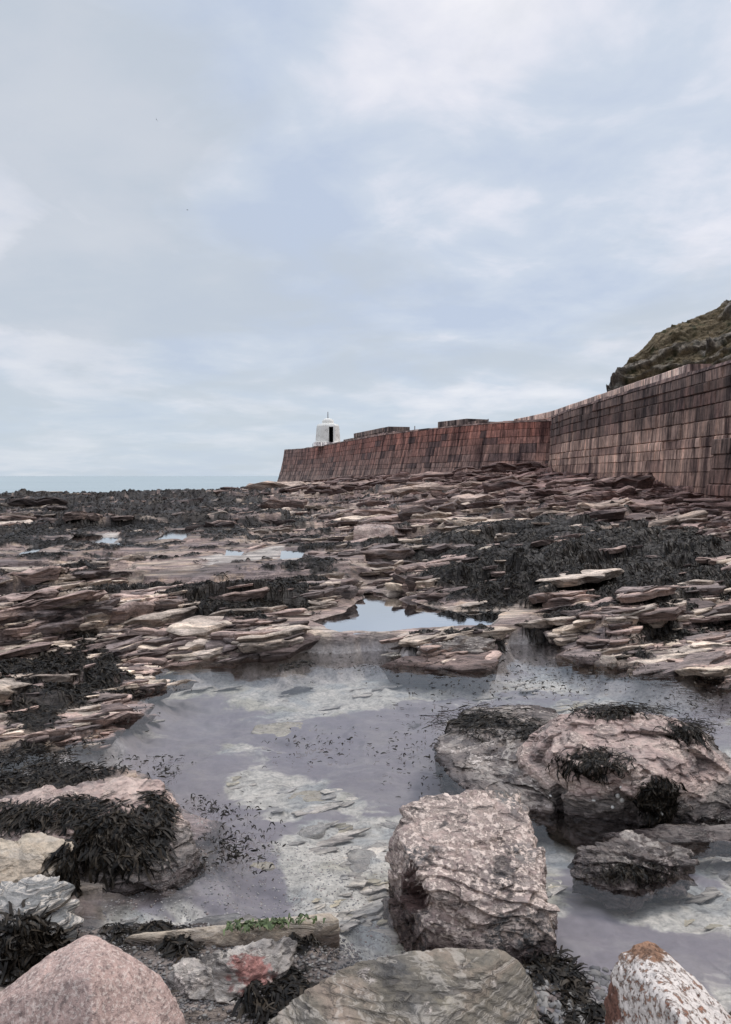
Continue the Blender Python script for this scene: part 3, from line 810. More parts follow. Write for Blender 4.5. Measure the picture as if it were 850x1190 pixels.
boulder('boulder', [atd(545, 11.7, .25), atd(553, 12.0, .47), atd(570, 12.0, .52), atd(586, 11.9, .46), atd(592, 11.6, .27), atd(570, 11.4, .3)],
        M_tan, 'pale stone half buried in the broad weed bed', 'rock', 5, lump=.03, lay=.01, fine=.008)
boulder('boulder', [at(690, 768, .02), at(700, 758, .06), at(714, 760, .06), at(718, 768, .02), at(705, 773, .0)],
        M_tan, 'small rounded white stone on the far pool shore', 'rock', 4, lump=.01, lay=.0, fine=.004)
for k, (px, py, w, h, z, lab, m) in enumerate([
        (362, 945, 24, 14, -.07, 'bluish rounded stone under the clear water', M_sub), (395, 962, 26, 16, -.06, 'rough dark stone under water left of the block', M_sub),
        (420, 990, 30, 18, -.08, 'flat grey slab under water against the block', M_sub), (300, 1000, 30, 9, -.07, 'long thin slab under water on the sand', M_subt),
        (360, 905, 40, 9, -.08, 'pale sunken slab below the floating weed', M_subt), (330, 830, 46, 10, -.1, 'broad yellowish slab under the pool middle', M_subt),
        (425, 1040, 18, 26, -.03, 'smooth upright tan stone under shallow water', M_subt), (600, 1000 - 250, 1, 1, -.4, None, None), (455, 935, 22, 8, -.08, 'sunken grey stone behind the block', M_sub)]):
    if lab is None: continue
    c = at(px, py, -.1); c[2] = float(gz(c[0], c[1])) - .01; sx = .8 * w / F * c[1]; sy = .8 * h / F * c[1] ** 2 / 1.6
    P = [c + np.array([sx * math.cos(a) * (.8 + .4 * random.random()), sy * math.sin(a) * (.8 + .4 * random.random()), random.uniform(-.01, .03)]) for a in np.linspace(0, 2 * math.pi, 8)[:-1]]
    boulder('sunken_stone', P, m, lab, 'stone', 5, lump=.03, lay=.008, fine=.004, facet=.01, sink=.1, seed=k)

# ---------------------------------------------------------------- weed
WEEDM = weed_mat()


def ribbons(P, w, shade):
    """P: fronds x steps x 3, w: widths, shade per frond -> vertices, quads, grey"""
    n, s, _ = P.shape
    T = np.gradient(P, axis=1)
    side = np.cross(T, np.array([0, 0, 1.0]) + rng.normal(0, .45, (n, 1, 3)))
    side /= np.linalg.norm(side, axis=2, keepdims=True) + 1e-9
    prof = np.sin(np.linspace(.35, math.pi - .25, s)) ** .7
    o = side * (w[:, None] * prof)[..., None] * .5
    V = np.stack([P - o, P + o], 2).reshape(-1, 3)
    b = (np.arange(n)[:, None] * s + np.arange(s - 1)[None]) * 2
    Q = np.stack([b, b + 1, b + 3, b + 2], -1).reshape(-1, 4)
    g = np.repeat(shade, s * 2)
    return V, Q, np.stack([g, g, g], 1)


def weed_field(n, sel, lscale=1.0):
    """fronds lying over the ground where the cover is thick"""
    w = (WEED * sel * (Z > -.85)).ravel(); w = w * (.25 + np.clip(lump, 0, 1).ravel())
    w = w / w.sum()
    i = rng.choice(len(w), n, p=w)
    p = verts[i] + rng.normal(0, .01, (n, 3)) * [1, 1, 0]
    d = p[:, 1]
    L = (.045 + .0036 * np.clip(d, 2, 60)) * rng.uniform(.6, 1.4, n) * lscale
    S = 4
    a = rng.uniform(0, 2 * math.pi, n); bend = rng.normal(0, .5, n)
    P = np.zeros((n, S, 3)); q = p[:, :2].copy()
    lift = L * rng.uniform(.02, .22, n)
    for k in range(S):
        P[:, k, :2] = q
        P[:, k, 2] = np.maximum(gz(q[:, 0], np.clip(q[:, 1], YMIN + .01, YMAX - .1)), np.where(q[:, 1] < 10, 0, -9)) + .004 + lift * math.sin(math.pi * (k + .3) / S)
        q = q + np.stack([np.cos(a), np.sin(a)], 1) * (L / S)[:, None]; a = a + bend
    return ribbons(P, L * rng.uniform(.07, .17, n), rng.uniform(0, 1, n) ** 2.2)


V, Q, G = weed_field(150000, (U > -.66) & (U < .66) & (Y > 5.2))
tag(link('seaweed', np_mesh('seaweed', V, Q, True, G), WEEDM), 'dark brown seaweed matted over the ledges of the far shore', 'seaweed', kind='stuff')
V, Q, G = weed_field(30000, (U > -.66) & (U < .66) & (Y <= 5.2))
tag(link('seaweed', np_mesh('seaweed', V, Q, True, G), WEEDM), 'dark brown seaweed lying among the near rocks and pool banks', 'seaweed', kind='stuff')


def weed_float(n):
    """small scraps floating along the pool edges"""
    band = np.exp(-((S_MAIN + .10) / .12) ** 2) * (Y < 8) * (Y > 3.0) * sst(-.1, .3, f2(X * 3, Y * 3 + 11, 3))
    for px, py, rx, ry, k in [(375, 875, 40, 18, .35), (490, 870, 40, 40, .3), (600, 800, 90, 14, .5), (700, 785, 80, 14, .5), (480, 775, 90, 8, .6), (820, 820, 50, 20, .5), (280, 985, 30, 40, .25)]:
        band = band + k * np.exp(-((PX - px) / rx) ** 2 - ((PY - py) / ry) ** 2) * (S_MAIN < 0)
    w = band.ravel() / band.sum()
    p = verts[rng.choice(len(w), n, p=w)] + rng.normal(0, .02, (n, 3))
    L = rng.uniform(.015, .05, n) * (.6 + .1 * p[:, 1]); a = rng.uniform(0, 6.3, n); bend = rng.normal(0, .5, n)
    P = np.zeros((n, 4, 3)); q = p[:, :2].copy(); up = rng.uniform(0, 1, n) ** 3 * .03
    for k in range(4):
        P[:, k, :2] = q; P[:, k, 2] = .004 + up * math.sin(math.pi * (k + .5) / 4) + rng.uniform(0, .002, n)
        q = q + np.stack([np.cos(a), np.sin(a)], 1) * (L / 4)[:, None]; a = a + bend
    return ribbons(P, L * .22, rng.uniform(0, .6, n))


V, Q, G = weed_float(2600)
tag(link('floating_weed', np_mesh('floating_weed', V, Q, True, G), WEEDM), 'scraps of dark weed floating along the pool edges', 'seaweed', kind='stuff')


def clump(key, px, py, rx, ry, n, L, label, down=.82, z=None):
    n = int(n * 3.4); L *= 1.1
    """a tuft of fronds hanging over one rock"""
    tree = BVH[key]
    Ps = []
    for k in range(n):
        a = random.uniform(0, 2 * math.pi); r = min(abs(random.gauss(0, .5)), 1.0)
        o = Vector((0, 0, EYE)); d = Vector(ray(px + rx * r * math.cos(a), py + ry * r * math.sin(a))).normalized()
        h, nn, _, _ = tree.ray_cast(o, d)
        if h is None:
            t = (0.01 - EYE) / d.z; h = o + d * t; nn = Vector((0, 0, 1))
        g = Vector((0, 0, -1)); tang = g - nn * g.dot(nn)
        rnd = Vector((random.gauss(0, 1), random.gauss(0, 1), random.gauss(0, .5))); rnd -= nn * rnd.dot(nn)
        dr = (tang.normalized() * down if tang.length > 1e-4 else Vector()) + rnd.normalized() * (1.15 - down)
        dr.normalize()
        ln = L * random.uniform(.5, 1.35); S = 6; p = h.copy(); row = []
        lift = random.uniform(.001, .012)
        for s in range(S):
            row.append(tuple(p + nn * (.004 + lift * math.sin(math.pi * (s + .4) / S))))
            p = p + dr * (ln / S)
            q, qn, _, _ = tree.find_nearest(p)
            if q is not None and (q - p).length < .06: p, nn = q, qn
            else: p = p + Vector((0, 0, -ln / S * .6))
            if p.z < .004: p.z = .004
            dr = (dr + Vector((random.gauss(0, .2), random.gauss(0, .2), 0)) - nn * dr.dot(nn)).normalized()
        Ps.append(row)
    P = np.array(Ps); c = P[:, 0].mean(0)
    V, Q, G = ribbons(P - c, np.array([L * random.uniform(.04, .10) for _ in range(n)]), rng.uniform(0, 1, n) ** 2)
    tag(link('seaweed_clump', np_mesh('seaweed_clump', V, Q, True, G), WEEDM, None, c), label, 'seaweed', 'seaweed clumps hanging on the near rocks')


clump('bank', 140, 968, 52, 34, 700, .12, 'broad black weed clump draped over the pool bank boulder')
clump('bank', 95, 940, 45, 16, 320, .09, 'weed clump trailing along the back of the bank boulder')
clump('bank', 182, 935, 9, 16, 160, .10, 'narrow weed tuft hanging from the bank boulder tip into the pool')
clump('bank', 30, 945, 45, 14, 260, .09, 'flat weed strip crossing the bank boulder top')
clump('pale', 92, 1000, 22, 34, 420, .13, 'black weed curtain hanging between the pale rock and the sand')
clump('slate', 30, 1095, 45, 34, 420, .12, 'weed heap below the striped slate rock beside the granite')
clump('big', 575, 893, 26, 22, 420, .09, 'thick weed tuft at the low end of the big pink boulder')
clump('big', 765, 925, 24, 24, 420, .10, 'dark weed tuft hanging down the front of the big pink boulder')
clump('big', 690, 885, 46, 16, 300, .07, 'thin weed strands lying in the cleft of the big pink boulder')
clump('big', 720, 825, 60, 8, 320, .08, 'weed fringe along the crest of the big pink boulder')
clump('big', 800, 848, 28, 14, 240, .08, 'weed fringe down the far shoulder of the big pink boulder')
clump('shelf', 560, 838, 60, 20, 420, .08, 'weed matted over the low dark rock shelf')
clump('shelf', 620, 848, 26, 12, 200, .08, 'small weed patch between the shelf and the big pink boulder')
clump('small', 735, 1012, 60, 12, 160, .05, 'short red brown weed on the small rock awash')

t = NT('green_algae')
ALGAE = t.bsdf(t.mixc(t.attr().outputs['Fac'], (.03, .045, .015), (.105, .14, .045)), .6)
Ps = []
for k in range(130):
    px = random.gauss(305, 26); py = 1076 - (px - 300) * .1 + random.gauss(0, 2)
    h = at(px, py, .092); L = random.uniform(.015, .04); a = random.uniform(0, 6.3)
    Ps.append([tuple(h + np.array([math.cos(a) * L * s / 3, math.sin(a) * L * s / 3, .012 * math.sin(s)])) for s in range(4)])
P = np.array(Ps); c = P[:, 0].mean(0)
V, Q, G = ribbons(P - c, rng.uniform(.006, .014, len(P)), rng.uniform(0, 1, len(P)))
tag(link('green_algae', np_mesh('green_algae', V, Q, True, G), ALGAE, None, c), 'bright green algae on the long tan rock bar', 'algae', kind='stuff')

# gravel and shell grit
def gravel(name, n, area, label, smin, smax, zfun, mats):
    D, Fc = sphere(2 if smax > .01 else 1)
    px = rng.uniform(area[0], area[2], n); py = rng.uniform(area[1], area[3], n)
    P = np.array([at(a, b, 0) for a, b in zip(px, py)]); s = rng.uniform(smin, smax, n) ** 1.0
    zz = zfun(P[:, 0], P[:, 1])
    sc = rng.uniform(.6, 1.3, (n, 3)) * [1, 1, .55]
    V = (D[None] * (1 + .25 * rng.normal(0, 1, (n, len(D), 1)).clip(-1, 1)) * sc[:, None] * s[:, None, None])
    a = rng.uniform(0, 6.3, n); c_, s_ = np.cos(a)[:, None], np.sin(a)[:, None]
    V = np.stack([V[..., 0] * c_ - V[..., 1] * s_, V[..., 0] * s_ + V[..., 1] * c_, V[..., 2]], -1) + np.stack([P[:, 0], P[:, 1], zz], 1)[:, None]
    Fq = (Fc[None] + (np.arange(n) * len(D))[:, None, None]).reshape(-1, 3)
    g = np.repeat((.8 if smax < .007 else .45) * np.array(mats)[rng.integers(0, len(mats), n)] * rng.uniform(.7, 1.25, (n, 1)), len(D), 0)
    return tag(link(name, np_mesh(name, V.reshape(-1, 3), Fq, True, g), GRAV), label, 'gravel', kind='stuff')


t = NT('gravel'); GRAV = t.bsdf(t.attr().outputs['Color'], .7)
PALE = [(.42, .39, .36), (.5, .46, .42), (.34, .32, .31), (.26, .25, .26), (.40, .31, .28), (.6, .56, .52)]
gravel('gravel', 6000, (120, 940, 490, 1112), 'pale gravel and shell grit under the near pool edge', .0015, .0055, gz, PALE)
gravel('gravel', 500, (600, 1100, 720, 1230), 'pale stones and shells packed between the banded and white boulders', .004, .02, lambda x, y: gz(x, y) + .001, PALE)

gravel('gravel', 6000, (90, 1075, 420, 1260), 'dark wet gravel and broken stone between the foreground boulders', .0015, .008, lambda x, y: gz(x, y) + .002, [(.30, .27, .25), (.42, .36, .33), (.22, .2, .2), (.5, .46, .42), (.14, .12, .12)])

# limpets on the big boulder
t = NT('limpet_shell'); LIMP = t.bsdf(t.ramp(t.noise(t.coord(), 90, 3), [(.3, (.45, .42, .38)), (.7, (.72, .69, .64))]), .6)
D, Fc = SPH[3]
Vl = D * np.array([1, 1, .8]); Vl[:, 2] = np.where(Vl[:, 2] < 0, 0, Vl[:, 2]); Vl = Vl * .011
lim = np_mesh('limpet', Vl, Fc, True)
for k, (px, py) in enumerate([(718, 925), (723, 930), (712, 938), (722, 915), (770, 945), (764, 951), (600, 890), (640, 925), (775, 930), (690, 930)]):
    h, nn, _, _ = BVH['big'].ray_cast(Vector((0, 0, EYE)), Vector(ray(px, py)).normalized())
    if h is None: continue
    o = link('limpet', lim, LIMP, None, h); o.rotation_euler = nn.to_track_quat('Z', 'Y').to_euler()
    s = random.uniform(.6, 1.3); o.scale = (s, s, s)
    tag(o, 'tiny pale limpet on the lower side of the big pink boulder', 'limpet', 'limpets on the big pink boulder')

# ---------------------------------------------------------------- the pier
def masonry(name):
    t = NT(name)
    a = t.attr()
    v = t.coord(src='Object')
    al = t.attr('Along').outputs['Vector']

    def along(sc):
        m = t.n('ShaderNodeMapping'); t.l(al, m.inputs['Vector']); m.inputs['Scale'].default_value = sc; return m.outputs[0]
    st = t.noise(along((1.6, .2, 1)), 1.6, 5, .65, .25)
    st2 = t.noise(along((5, .6, 1)), 2.0, 4, .6, .2)
    f = t.noise(v, 6, 6, .7)
    c = t.mixc(1.0, a.outputs['Color'], t.ramp(st, [(.37, (.26, .24, .26)), (.5, (1, 1, 1)), (.62, (1.7, 1.6, 1.5))]), 'MULTIPLY')
    c = t.mixc(.9, c, t.ramp(st2, [(.36, (.4, .4, .4)), (.5, (1, 1, 1)), (.66, (1.4, 1.4, 1.4))]), 'MULTIPLY')
    c = t.mixc(.8, c, t.ramp(f, [(.3, (.6,) * 3), (.5, (1, 1, 1)), (.7, (1.3,) * 3)]), 'MULTIPLY')
    c = t.mixc(1.0, c, (1.10, 1.0, .93), 'MULTIPLY')
    n = t.bump(f, .7, .05)
    return t.bsdf(c, .85, n, .25)


MAS = masonry('pier_masonry')
ZT = 4.4


def smooth_path(pts, step):
    p = np.array(pts, float); q = []
    for i in range(len(p) - 1):
        a, b, c, d = p[max(i - 1, 0)], p[i], p[i + 1], p[min(i + 2, len(p) - 1)]
        for t_ in np.linspace(0, 1, 24, endpoint=False):
            q.append(.5 * ((2 * b) + (c - a) * t_ + (2 * a - 5 * b + 4 * c - d) * t_ ** 2 + (3 * b - a - 3 * c + d) * t_ ** 3))
    q.append(p[-1]); q = np.array(q)
    s = np.concatenate([[0], np.cumsum(np.linalg.norm(np.diff(q, axis=0), axis=1))])
    return q, s


class Wall:
    """a battered wall face along a plan line; outward is to the left of travel when flip=1"""
    def __init__(w, pts, zb, zt=ZT, batter=.16, curve=.0, flip=1):
        w.q, w.s = smooth_path(pts, .3); w.zb, w.zt, w.b, w.cv, w.fl = zb, zt, batter, curve, flip
        w.L = w.s[-1]

    def p(w, s, z, out=0.0):
        x, y = np.interp(s, w.s, w.q[:, 0]), np.interp(s, w.s, w.q[:, 1])
        e = .4
        tx = np.interp(s + e, w.s, w.q[:, 0]) - np.interp(s - e, w.s, w.q[:, 0]); ty = np.interp(s + e, w.s, w.q[:, 1]) - np.interp(s - e, w.s, w.q[:, 1])
        n = math.hypot(tx, ty); nx, ny = ty / n * w.fl, -tx / n * w.fl
        h = w.zt - z
        o = out + w.b * h + w.cv * h * h
        return (x + nx * o, y + ny * o, z)

    def blocks(w, mb, courses, bl, colour, s0=0.0, s1=None, top=None):
        s1 = w.L if s1 is None else s1
        z = top if top is not None else w.zt
        k = 0
        while z > w.zb:
            ch = courses * random.uniform(.75, 1.3); zl = z - ch
            s = s0 - random.uniform(0, bl * .8)
            while s < s1:
                ln = bl * random.uniform(.5, 1.9); a, b = max(s, s0), min(s + ln, s1); s += ln
                if b - a < .08: continue
                low = (w.zt - z) > 1.9 or w.cv == .035; g, ins = (.003 if low else .006), random.gauss(0, .006 if low else .018)
                c = colour((a + b) / 2, (z + zl) / 2, k)
                A = [(a + g, zl + g), (b - g, zl + g), (b - g, z - g), (a + g, z - g)]
                ch_ = .012 if low else .022
                B = [(a + g + ch_, zl + g + ch_), (b - g - ch_, zl + g + ch_), (b - g - ch_, z - g - ch_), (a + g + ch_, z - g - ch_)]
                P = [w.p(x, y, -.25) for x, y in A] + [w.p(x, y, ins - .012) for x, y in A] + [w.p(x, y, ins + .018 + random.gauss(0, .008)) for x, y in B]
                mb.poly(P, [(0, 1, 5, 4), (1, 2, 6, 5), (2, 3, 7, 6), (3, 0, 4, 7), (4, 5, 9, 8), (5, 6, 10, 9), (6, 7, 11, 10), (7, 4, 8, 11), (8, 9, 10, 11)], c, A + A + B)
            z = zl; k += 1

    def core(w, mb, back, c, s0=0.0, s1=None, inset=.045, zt=None, zdrop=0.0):
        """the mortar core with top deck and back"""
        s1 = w.L if s1 is None else s1; zt = (w.zt if zt is None else zt) - zdrop
        S = np.linspace(s0, s1, max(2, int((s1 - s0) / .8) + 1)); n = 5
        ring = []
        for s in S:
            r = [w.p(s, w.zb + (zt - w.zb) * k / (n - 1), -inset) for k in range(n)]
            r += [w.p(s, zt, -back), (*w.p(s, zt, -back)[:2], w.zb)]
            ring.append(r)
        m = n + 2; P = [p for r in ring for p in r]; fs = []
        for i in range(len(S) - 1):
            for k in range(m - 1):
                a = i * m + k; fs.append((a, a + m, a + m + 1, a + 1))
        fs += [tuple(range(m)), tuple(range((len(S) - 1) * m, len(S) * m))[::-1]]
        mb.poly(P, fs, c)


def c_left(s, z, k):
    h = (ZT - z) / 3.2 + random.gauss(0, .06)
    f = s / LEFT.L
    top, mid, low = np.array([.22, .105, .088]), np.array([.205, .13, .115]), np.array([.225, .175, .16])
    if f < .22: top = mix(np.array([.17, .12, .115]), top, max(0, (f - .08) / .14))
    c = mix(top, mid, min(max(h * 2.0, 0), 1)); c = mix(c, low, min(max(h * 2 - .9, 0), 1))
    if k > 0 and random.random() < .08 + .15 * (f > .8): c = mix(c, np.array([.07, .055, .058]), .75)
    return tuple(c * random.uniform(.82, 1.18))


def c_near(s, z, k):
    h = (ZT - z) + random.gauss(0, .12)
    blk, pink, base = np.array([.10, .075, .07]), np.array([.42, .31, .265]), np.array([.29, .20, .17])
    c = mix(blk, pink, min(max((h - 1.0) / .8, 0), 1)); c = mix(c, base, min(max((h - 2.0) / .9, 0), 1))
    if k == 0: c = mix(c, np.array([.2, .16, .15]), .5)
    if random.random() < .2: c = mix(c, np.array([.13, .085, .08]), .6)
    return tuple(c * random.uniform(.85, 1.15))


LEFT = Wall([atd(331, 85), atd(364, 76), atd(399, 63.5), atd(430, 55.5), atd(448, 52), atd(504, 45.6), atd(547, 42.3), atd(580, 40.5), atd(604, 39.8), atd(650, 38.6)], -.6, batter=.13, curve=.035)
NEAR = Wall([atd(640, 37.2), (8.85, 33, 0), (8.9, 27.5, 0), (9.05, 22.2, 0), (9.1, 18.6, 0), (9.15, 14, 0), (9.2, 8, 0), (9.3, 1.5, 0)], -.2, batter=.03, curve=.009)
pier = empty('pier', (8.9, 30, 0)); bpy.context.view_layer.update()
PO = Vector(pier.location)
tag(pier, 'long red stone harbour wall curving out past the rocks to the sea', 'pier')


def part(mb, name, mat, parent=pier, smooth=False):
    o = mb.build(name, mat, None, (0, 0, 0), smooth)
    o.parent = parent; o.matrix_parent_inverse = parent.matrix_world.inverted()
    return o


mb = MB(); LEFT.core(mb, 7, (.19, .13, .115), inset=.05); LEFT.blocks(mb, .40, .85, c_left)
# the end of the pier, turned away to the sea
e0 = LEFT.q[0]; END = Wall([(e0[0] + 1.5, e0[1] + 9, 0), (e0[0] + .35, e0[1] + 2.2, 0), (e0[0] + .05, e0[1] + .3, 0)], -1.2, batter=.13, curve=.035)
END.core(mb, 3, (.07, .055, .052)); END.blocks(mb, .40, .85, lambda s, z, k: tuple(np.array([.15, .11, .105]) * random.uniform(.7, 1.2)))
part(mb, 'outer_wall', MAS)
mb = MB(); NEAR.core(mb, 6, (.24, .175, .15), inset=.05); NEAR.blocks(mb, .34, .75, c_near)
part(mb, 'inner_wall', MAS)
# buttress at the near end
mb = MB()
bt = NEAR; sB = NEAR.L - 17.2
bl_ = Wall([tuple(NEAR.p(s, 2.5, .45)) for s in np.linspace(sB, sB + 4.5, 6)], -.1, zt=2.5, batter=.10)
bl_.core(mb, .6, (.07, .05, .05)); bl_.blocks(mb, .38, .8, lambda s, z, k: tuple(mix(np.array([.13, .10, .09]), np.array([.19, .12, .105]), min(1, (2.5 - z) / 1.4)) * random.uniform(.8, 1.2)))
part(mb, 'buttress', MAS)
# parapet with pale weathered face
PAR = Wall([atd(597, 45.5), atd(614, 43.4), atd(640, 39.8), (9.75, 33, 0), (9.78, 28, 0), (9.82, 23.2, 0)], ZT - .02, zt=5.0, batter=.02)
mb = MB(); PAR.core(mb, .7, (.2, .15, .14)); PAR.blocks(mb, .33, 1.1, lambda s, z, k: tuple((np.array([.55, .45, .41]) if k == 0 else np.array([.47, .35, .32])) * random.uniform(.75, 1.2)))
part(mb, 'parapet', MAS)
# the raised blocks on the outer arm
for sA, sBk, h in ((atd(408, 61.0), atd(447, 52.5), .62), (atd(505, 46.2), atd(537, 43.6), .50), (atd(396, 64.8), atd(409, 61.2), .3), (atd(448, 52.6), atd(455, 51.6), .25), (atd(538, 43.6), atd(548, 42.8), .3)):
    w = Wall([tuple(sA + [.25, .25, 0]), tuple((sA + sBk) / 2 + [.25, .25, 0]), tuple(sBk + [.25, .25, 0])], ZT - .02, zt=ZT + h, batter=.03)
    mb = MB(); w.core(mb, 1.6, (.13, .11, .105)); w.blocks(mb, .3, .9, lambda s, z, k: tuple(np.array([.20, .165, .155]) * random.uniform(.7, 1.25)))
    part(mb, 'raised_wall', MAS)
# cap stones along the top edge
for w, s0, s1, cc_ in ((LEFT, 0, LEFT.L, (.20, .15, .14)), (NEAR, 0, NEAR.L, (.17, .13, .125))):
    mb = MB(); s = s0
    while s < s1 - .2:
        ln = min(random.uniform(.8, 1.6), s1 - s); z0, z1 = ZT + .002, ZT + .10 + random.gauss(0, .02)
        P = [w.p(s + .01, z0, .04), w.p(s + ln - .01, z0, .04), w.p(s + ln - .01, z0, -.6), w.p(s + .01, z0, -.6), w.p(s + .02, z1, .02), w.p(s + ln - .02, z1, .02), w.p(s + ln - .02, z1, -.6), w.p(s + .02, z1, -.6)]
        mb.hexa(P, tuple(np.array(cc_) * random.uniform(.7, 1.3))); s += ln
    part(mb, 'coping', MAS)

# ---- hut
t = NT('whitewash')
v = t.coord()
wn = t.noise(v, 3.5, 6, .7); wn2 = t.noise(t.coord(scale=(3, 3, .6)), 2.5, 5, .65)
WASH = t.bsdf(t.mixc(t.ss(wn2, .58, .74), t.ramp(wn, [(.3, (.45, .42, .37)), (.44, (.80, .77, .71)), (.7, (.85, .82, .76))]), (.33, .29, .26)), .85, t.bump(wn, .8, .06))
t = NT('dark_inside'); DARK = t.bsdf((.006, .006, .006), .9)
t = NT('old_iron'); IRON = t.bsdf(t.ramp(t.noise(t.coord(), 8), [(.3, (.2, .19, .19)), (.7, (.32, .3, .29))]), .6)
hp = atd(381.5, 71, ZT); hd = np.array([hp[0], hp[1], 0]); fw = -hd / np.linalg.norm(hd); rt = np.array([-fw[1], fw[0], 0])      # towards the eye, and to its right
rt = rt if rt[0] > 0 else -rt
hut = empty('watch_hut', tuple(hp + fw * -1.6)); bpy.context.view_layer.update()
tag(hut, 'small whitewashed stone hut with domed cap and dark doorway on the pier', 'hut')
HC = hp + fw * -1.6


def hpnt(a, b, z): return HC + rt * a + fw * b + np.array([0, 0, z])


def ringed(levels, name, mat, up=None):
    """stacked plan outlines (list of (a, b)) at heights -> closed solid"""
    mb = MB(); n = len(levels[0][0]); P = []
    for pl, z in levels: P += [hpnt(a, b, z) for a, b in pl]
    fs = []
    for k in range(len(levels) - 1):
        for i in range(n):
            j = (i + 1) % n; fs.append((k * n + i, k * n + j, (k + 1) * n + j, (k + 1) * n + i))
    fs += [tuple(range(n))[::-1], tuple(range((len(levels) - 1) * n, len(levels) * n))]
    mb.poly(P, fs)
    return part(mb, name, mat, up or hut)


def octo(r, f=.62, ox=0, oy=0):
    return [(ox + x * r, oy + y * r) for x, y in [(-f, 1), (f, 1), (1, f), (1, -f), (f, -1), (-f, -1), (-1, -f), (-1, f)]]


ringed([(octo(1.36, .8), 0), (octo(1.34, .8), .36)], 'plinth', MAS)
# body with a real doorway: the front facet runs a = -.62..+.62 of the radius
mb = MB()
levels = [(1.17, .362), (1.14, .9), (1.09, 1.6), (1.05, 1.93), (.95, 2.08), (.58, 2.16)]
da, db_, dh = .10, .50, 1.82          # doorway sides (in metres to the right of centre) and head height
f_ = .62


def rad_at(z): return float(np.interp(z, [l[1] for l in levels], [l[0] for l in levels]))


for (r0, z0), (r1, z1) in zip(levels[:-1], levels[1:]):
    A, B = octo(r0, f_), octo(r1, f_)
    for i in range(1, 8):
        j = (i + 1) % 8
        mb.poly([hpnt(*A[i], z0), hpnt(*A[j], z0), hpnt(*B[j], z1), hpnt(*B[i], z1)], [(0, 1, 2, 3)])
zs = sorted({l[1] for l in levels} | {dh})
for z0, z1 in zip(zs[:-1], zs[1:]):
    r0, r1 = rad_at(z0), rad_at(z1)
    spans = [(-f_, None, 0), (None, f_, 1)] if z1 <= dh + 1e-6 else [(-f_, f_, 2)]
    for a0, a1, k in spans:
        p0 = (-f_ * r0, -f_ * r1) if k in (0, 2) else (db_, db_); p1 = (f_ * r0, f_ * r1) if k in (1, 2) else (da, da)
        mb.poly([hpnt(p0[0], r0, z0), hpnt(p1[0], r0, z0), hpnt(p1[1], r1, z1), hpnt(p0[1], r1, z1)], [(0, 1, 2, 3)])
mb.poly([hpnt(*p, 2.16) for p in octo(.58, f_)], [tuple(range(8))])
hut_wall = part(mb, 'wall', WASH, hut)
mb = MB()                                                    # the doorway's reveal and dark inside
o_, i_ = lambda z: rad_at(z) - .002, -.1
c8 = [(da, z) for z in (.364, dh)] + [(db_, z) for z in (dh, .364)]
P = [hpnt(a, o_(z), z) for a, z in c8] + [hpnt(a, i_, z) for a, z in c8]
mb.poly(P, [(0, 1, 5, 4), (1, 2, 6, 5), (2, 3, 7, 6), (3, 0, 4, 7), (4, 5, 6, 7)])
part(mb, 'doorway', DARK, hut_wall)


def circ(r, n=16): return [(r * math.cos(2 * math.pi * k / n), r * math.sin(2 * math.pi * k / n)) for k in range(n)]


dome = ringed([(circ(.56), 2.162), (circ(.55), 2.42), (circ(.48), 2.55), (circ(.29), 2.65), (circ(.08), 2.68)], 'dome', WASH)
ringed([(circ(.05, 8), 2.682), (circ(.035, 8), 3.3)], 'finial', IRON, dome)

# thin posts on the pier
for px, d, h, lab in ((482, 48.6, .42, 'thin post on the pier between the two raised walls'), (364, 77, .5, 'thin post on the pier just seaward of the hut'), (567, 42.2, .4, 'thin post on the pier near the parapet end')):
    mb = MB(); r = .03; x, y, _ = atd(px, d + .6)
    for rr, z0, z1 in ((.06, ZT + .002, ZT + .05), (.03, ZT + .052, ZT + h)):
        P = [(x + sx * rr, y + sy * rr, z) for z in (z0, z1) for sx, sy in ((-1, -1), (1, -1), (1, 1), (-1, 1))]
        mb.hexa(P, (.2, .2, .2))
    o = mb.build('post', IRON, None, (x, y, ZT)); tag(o, lab, 'post')

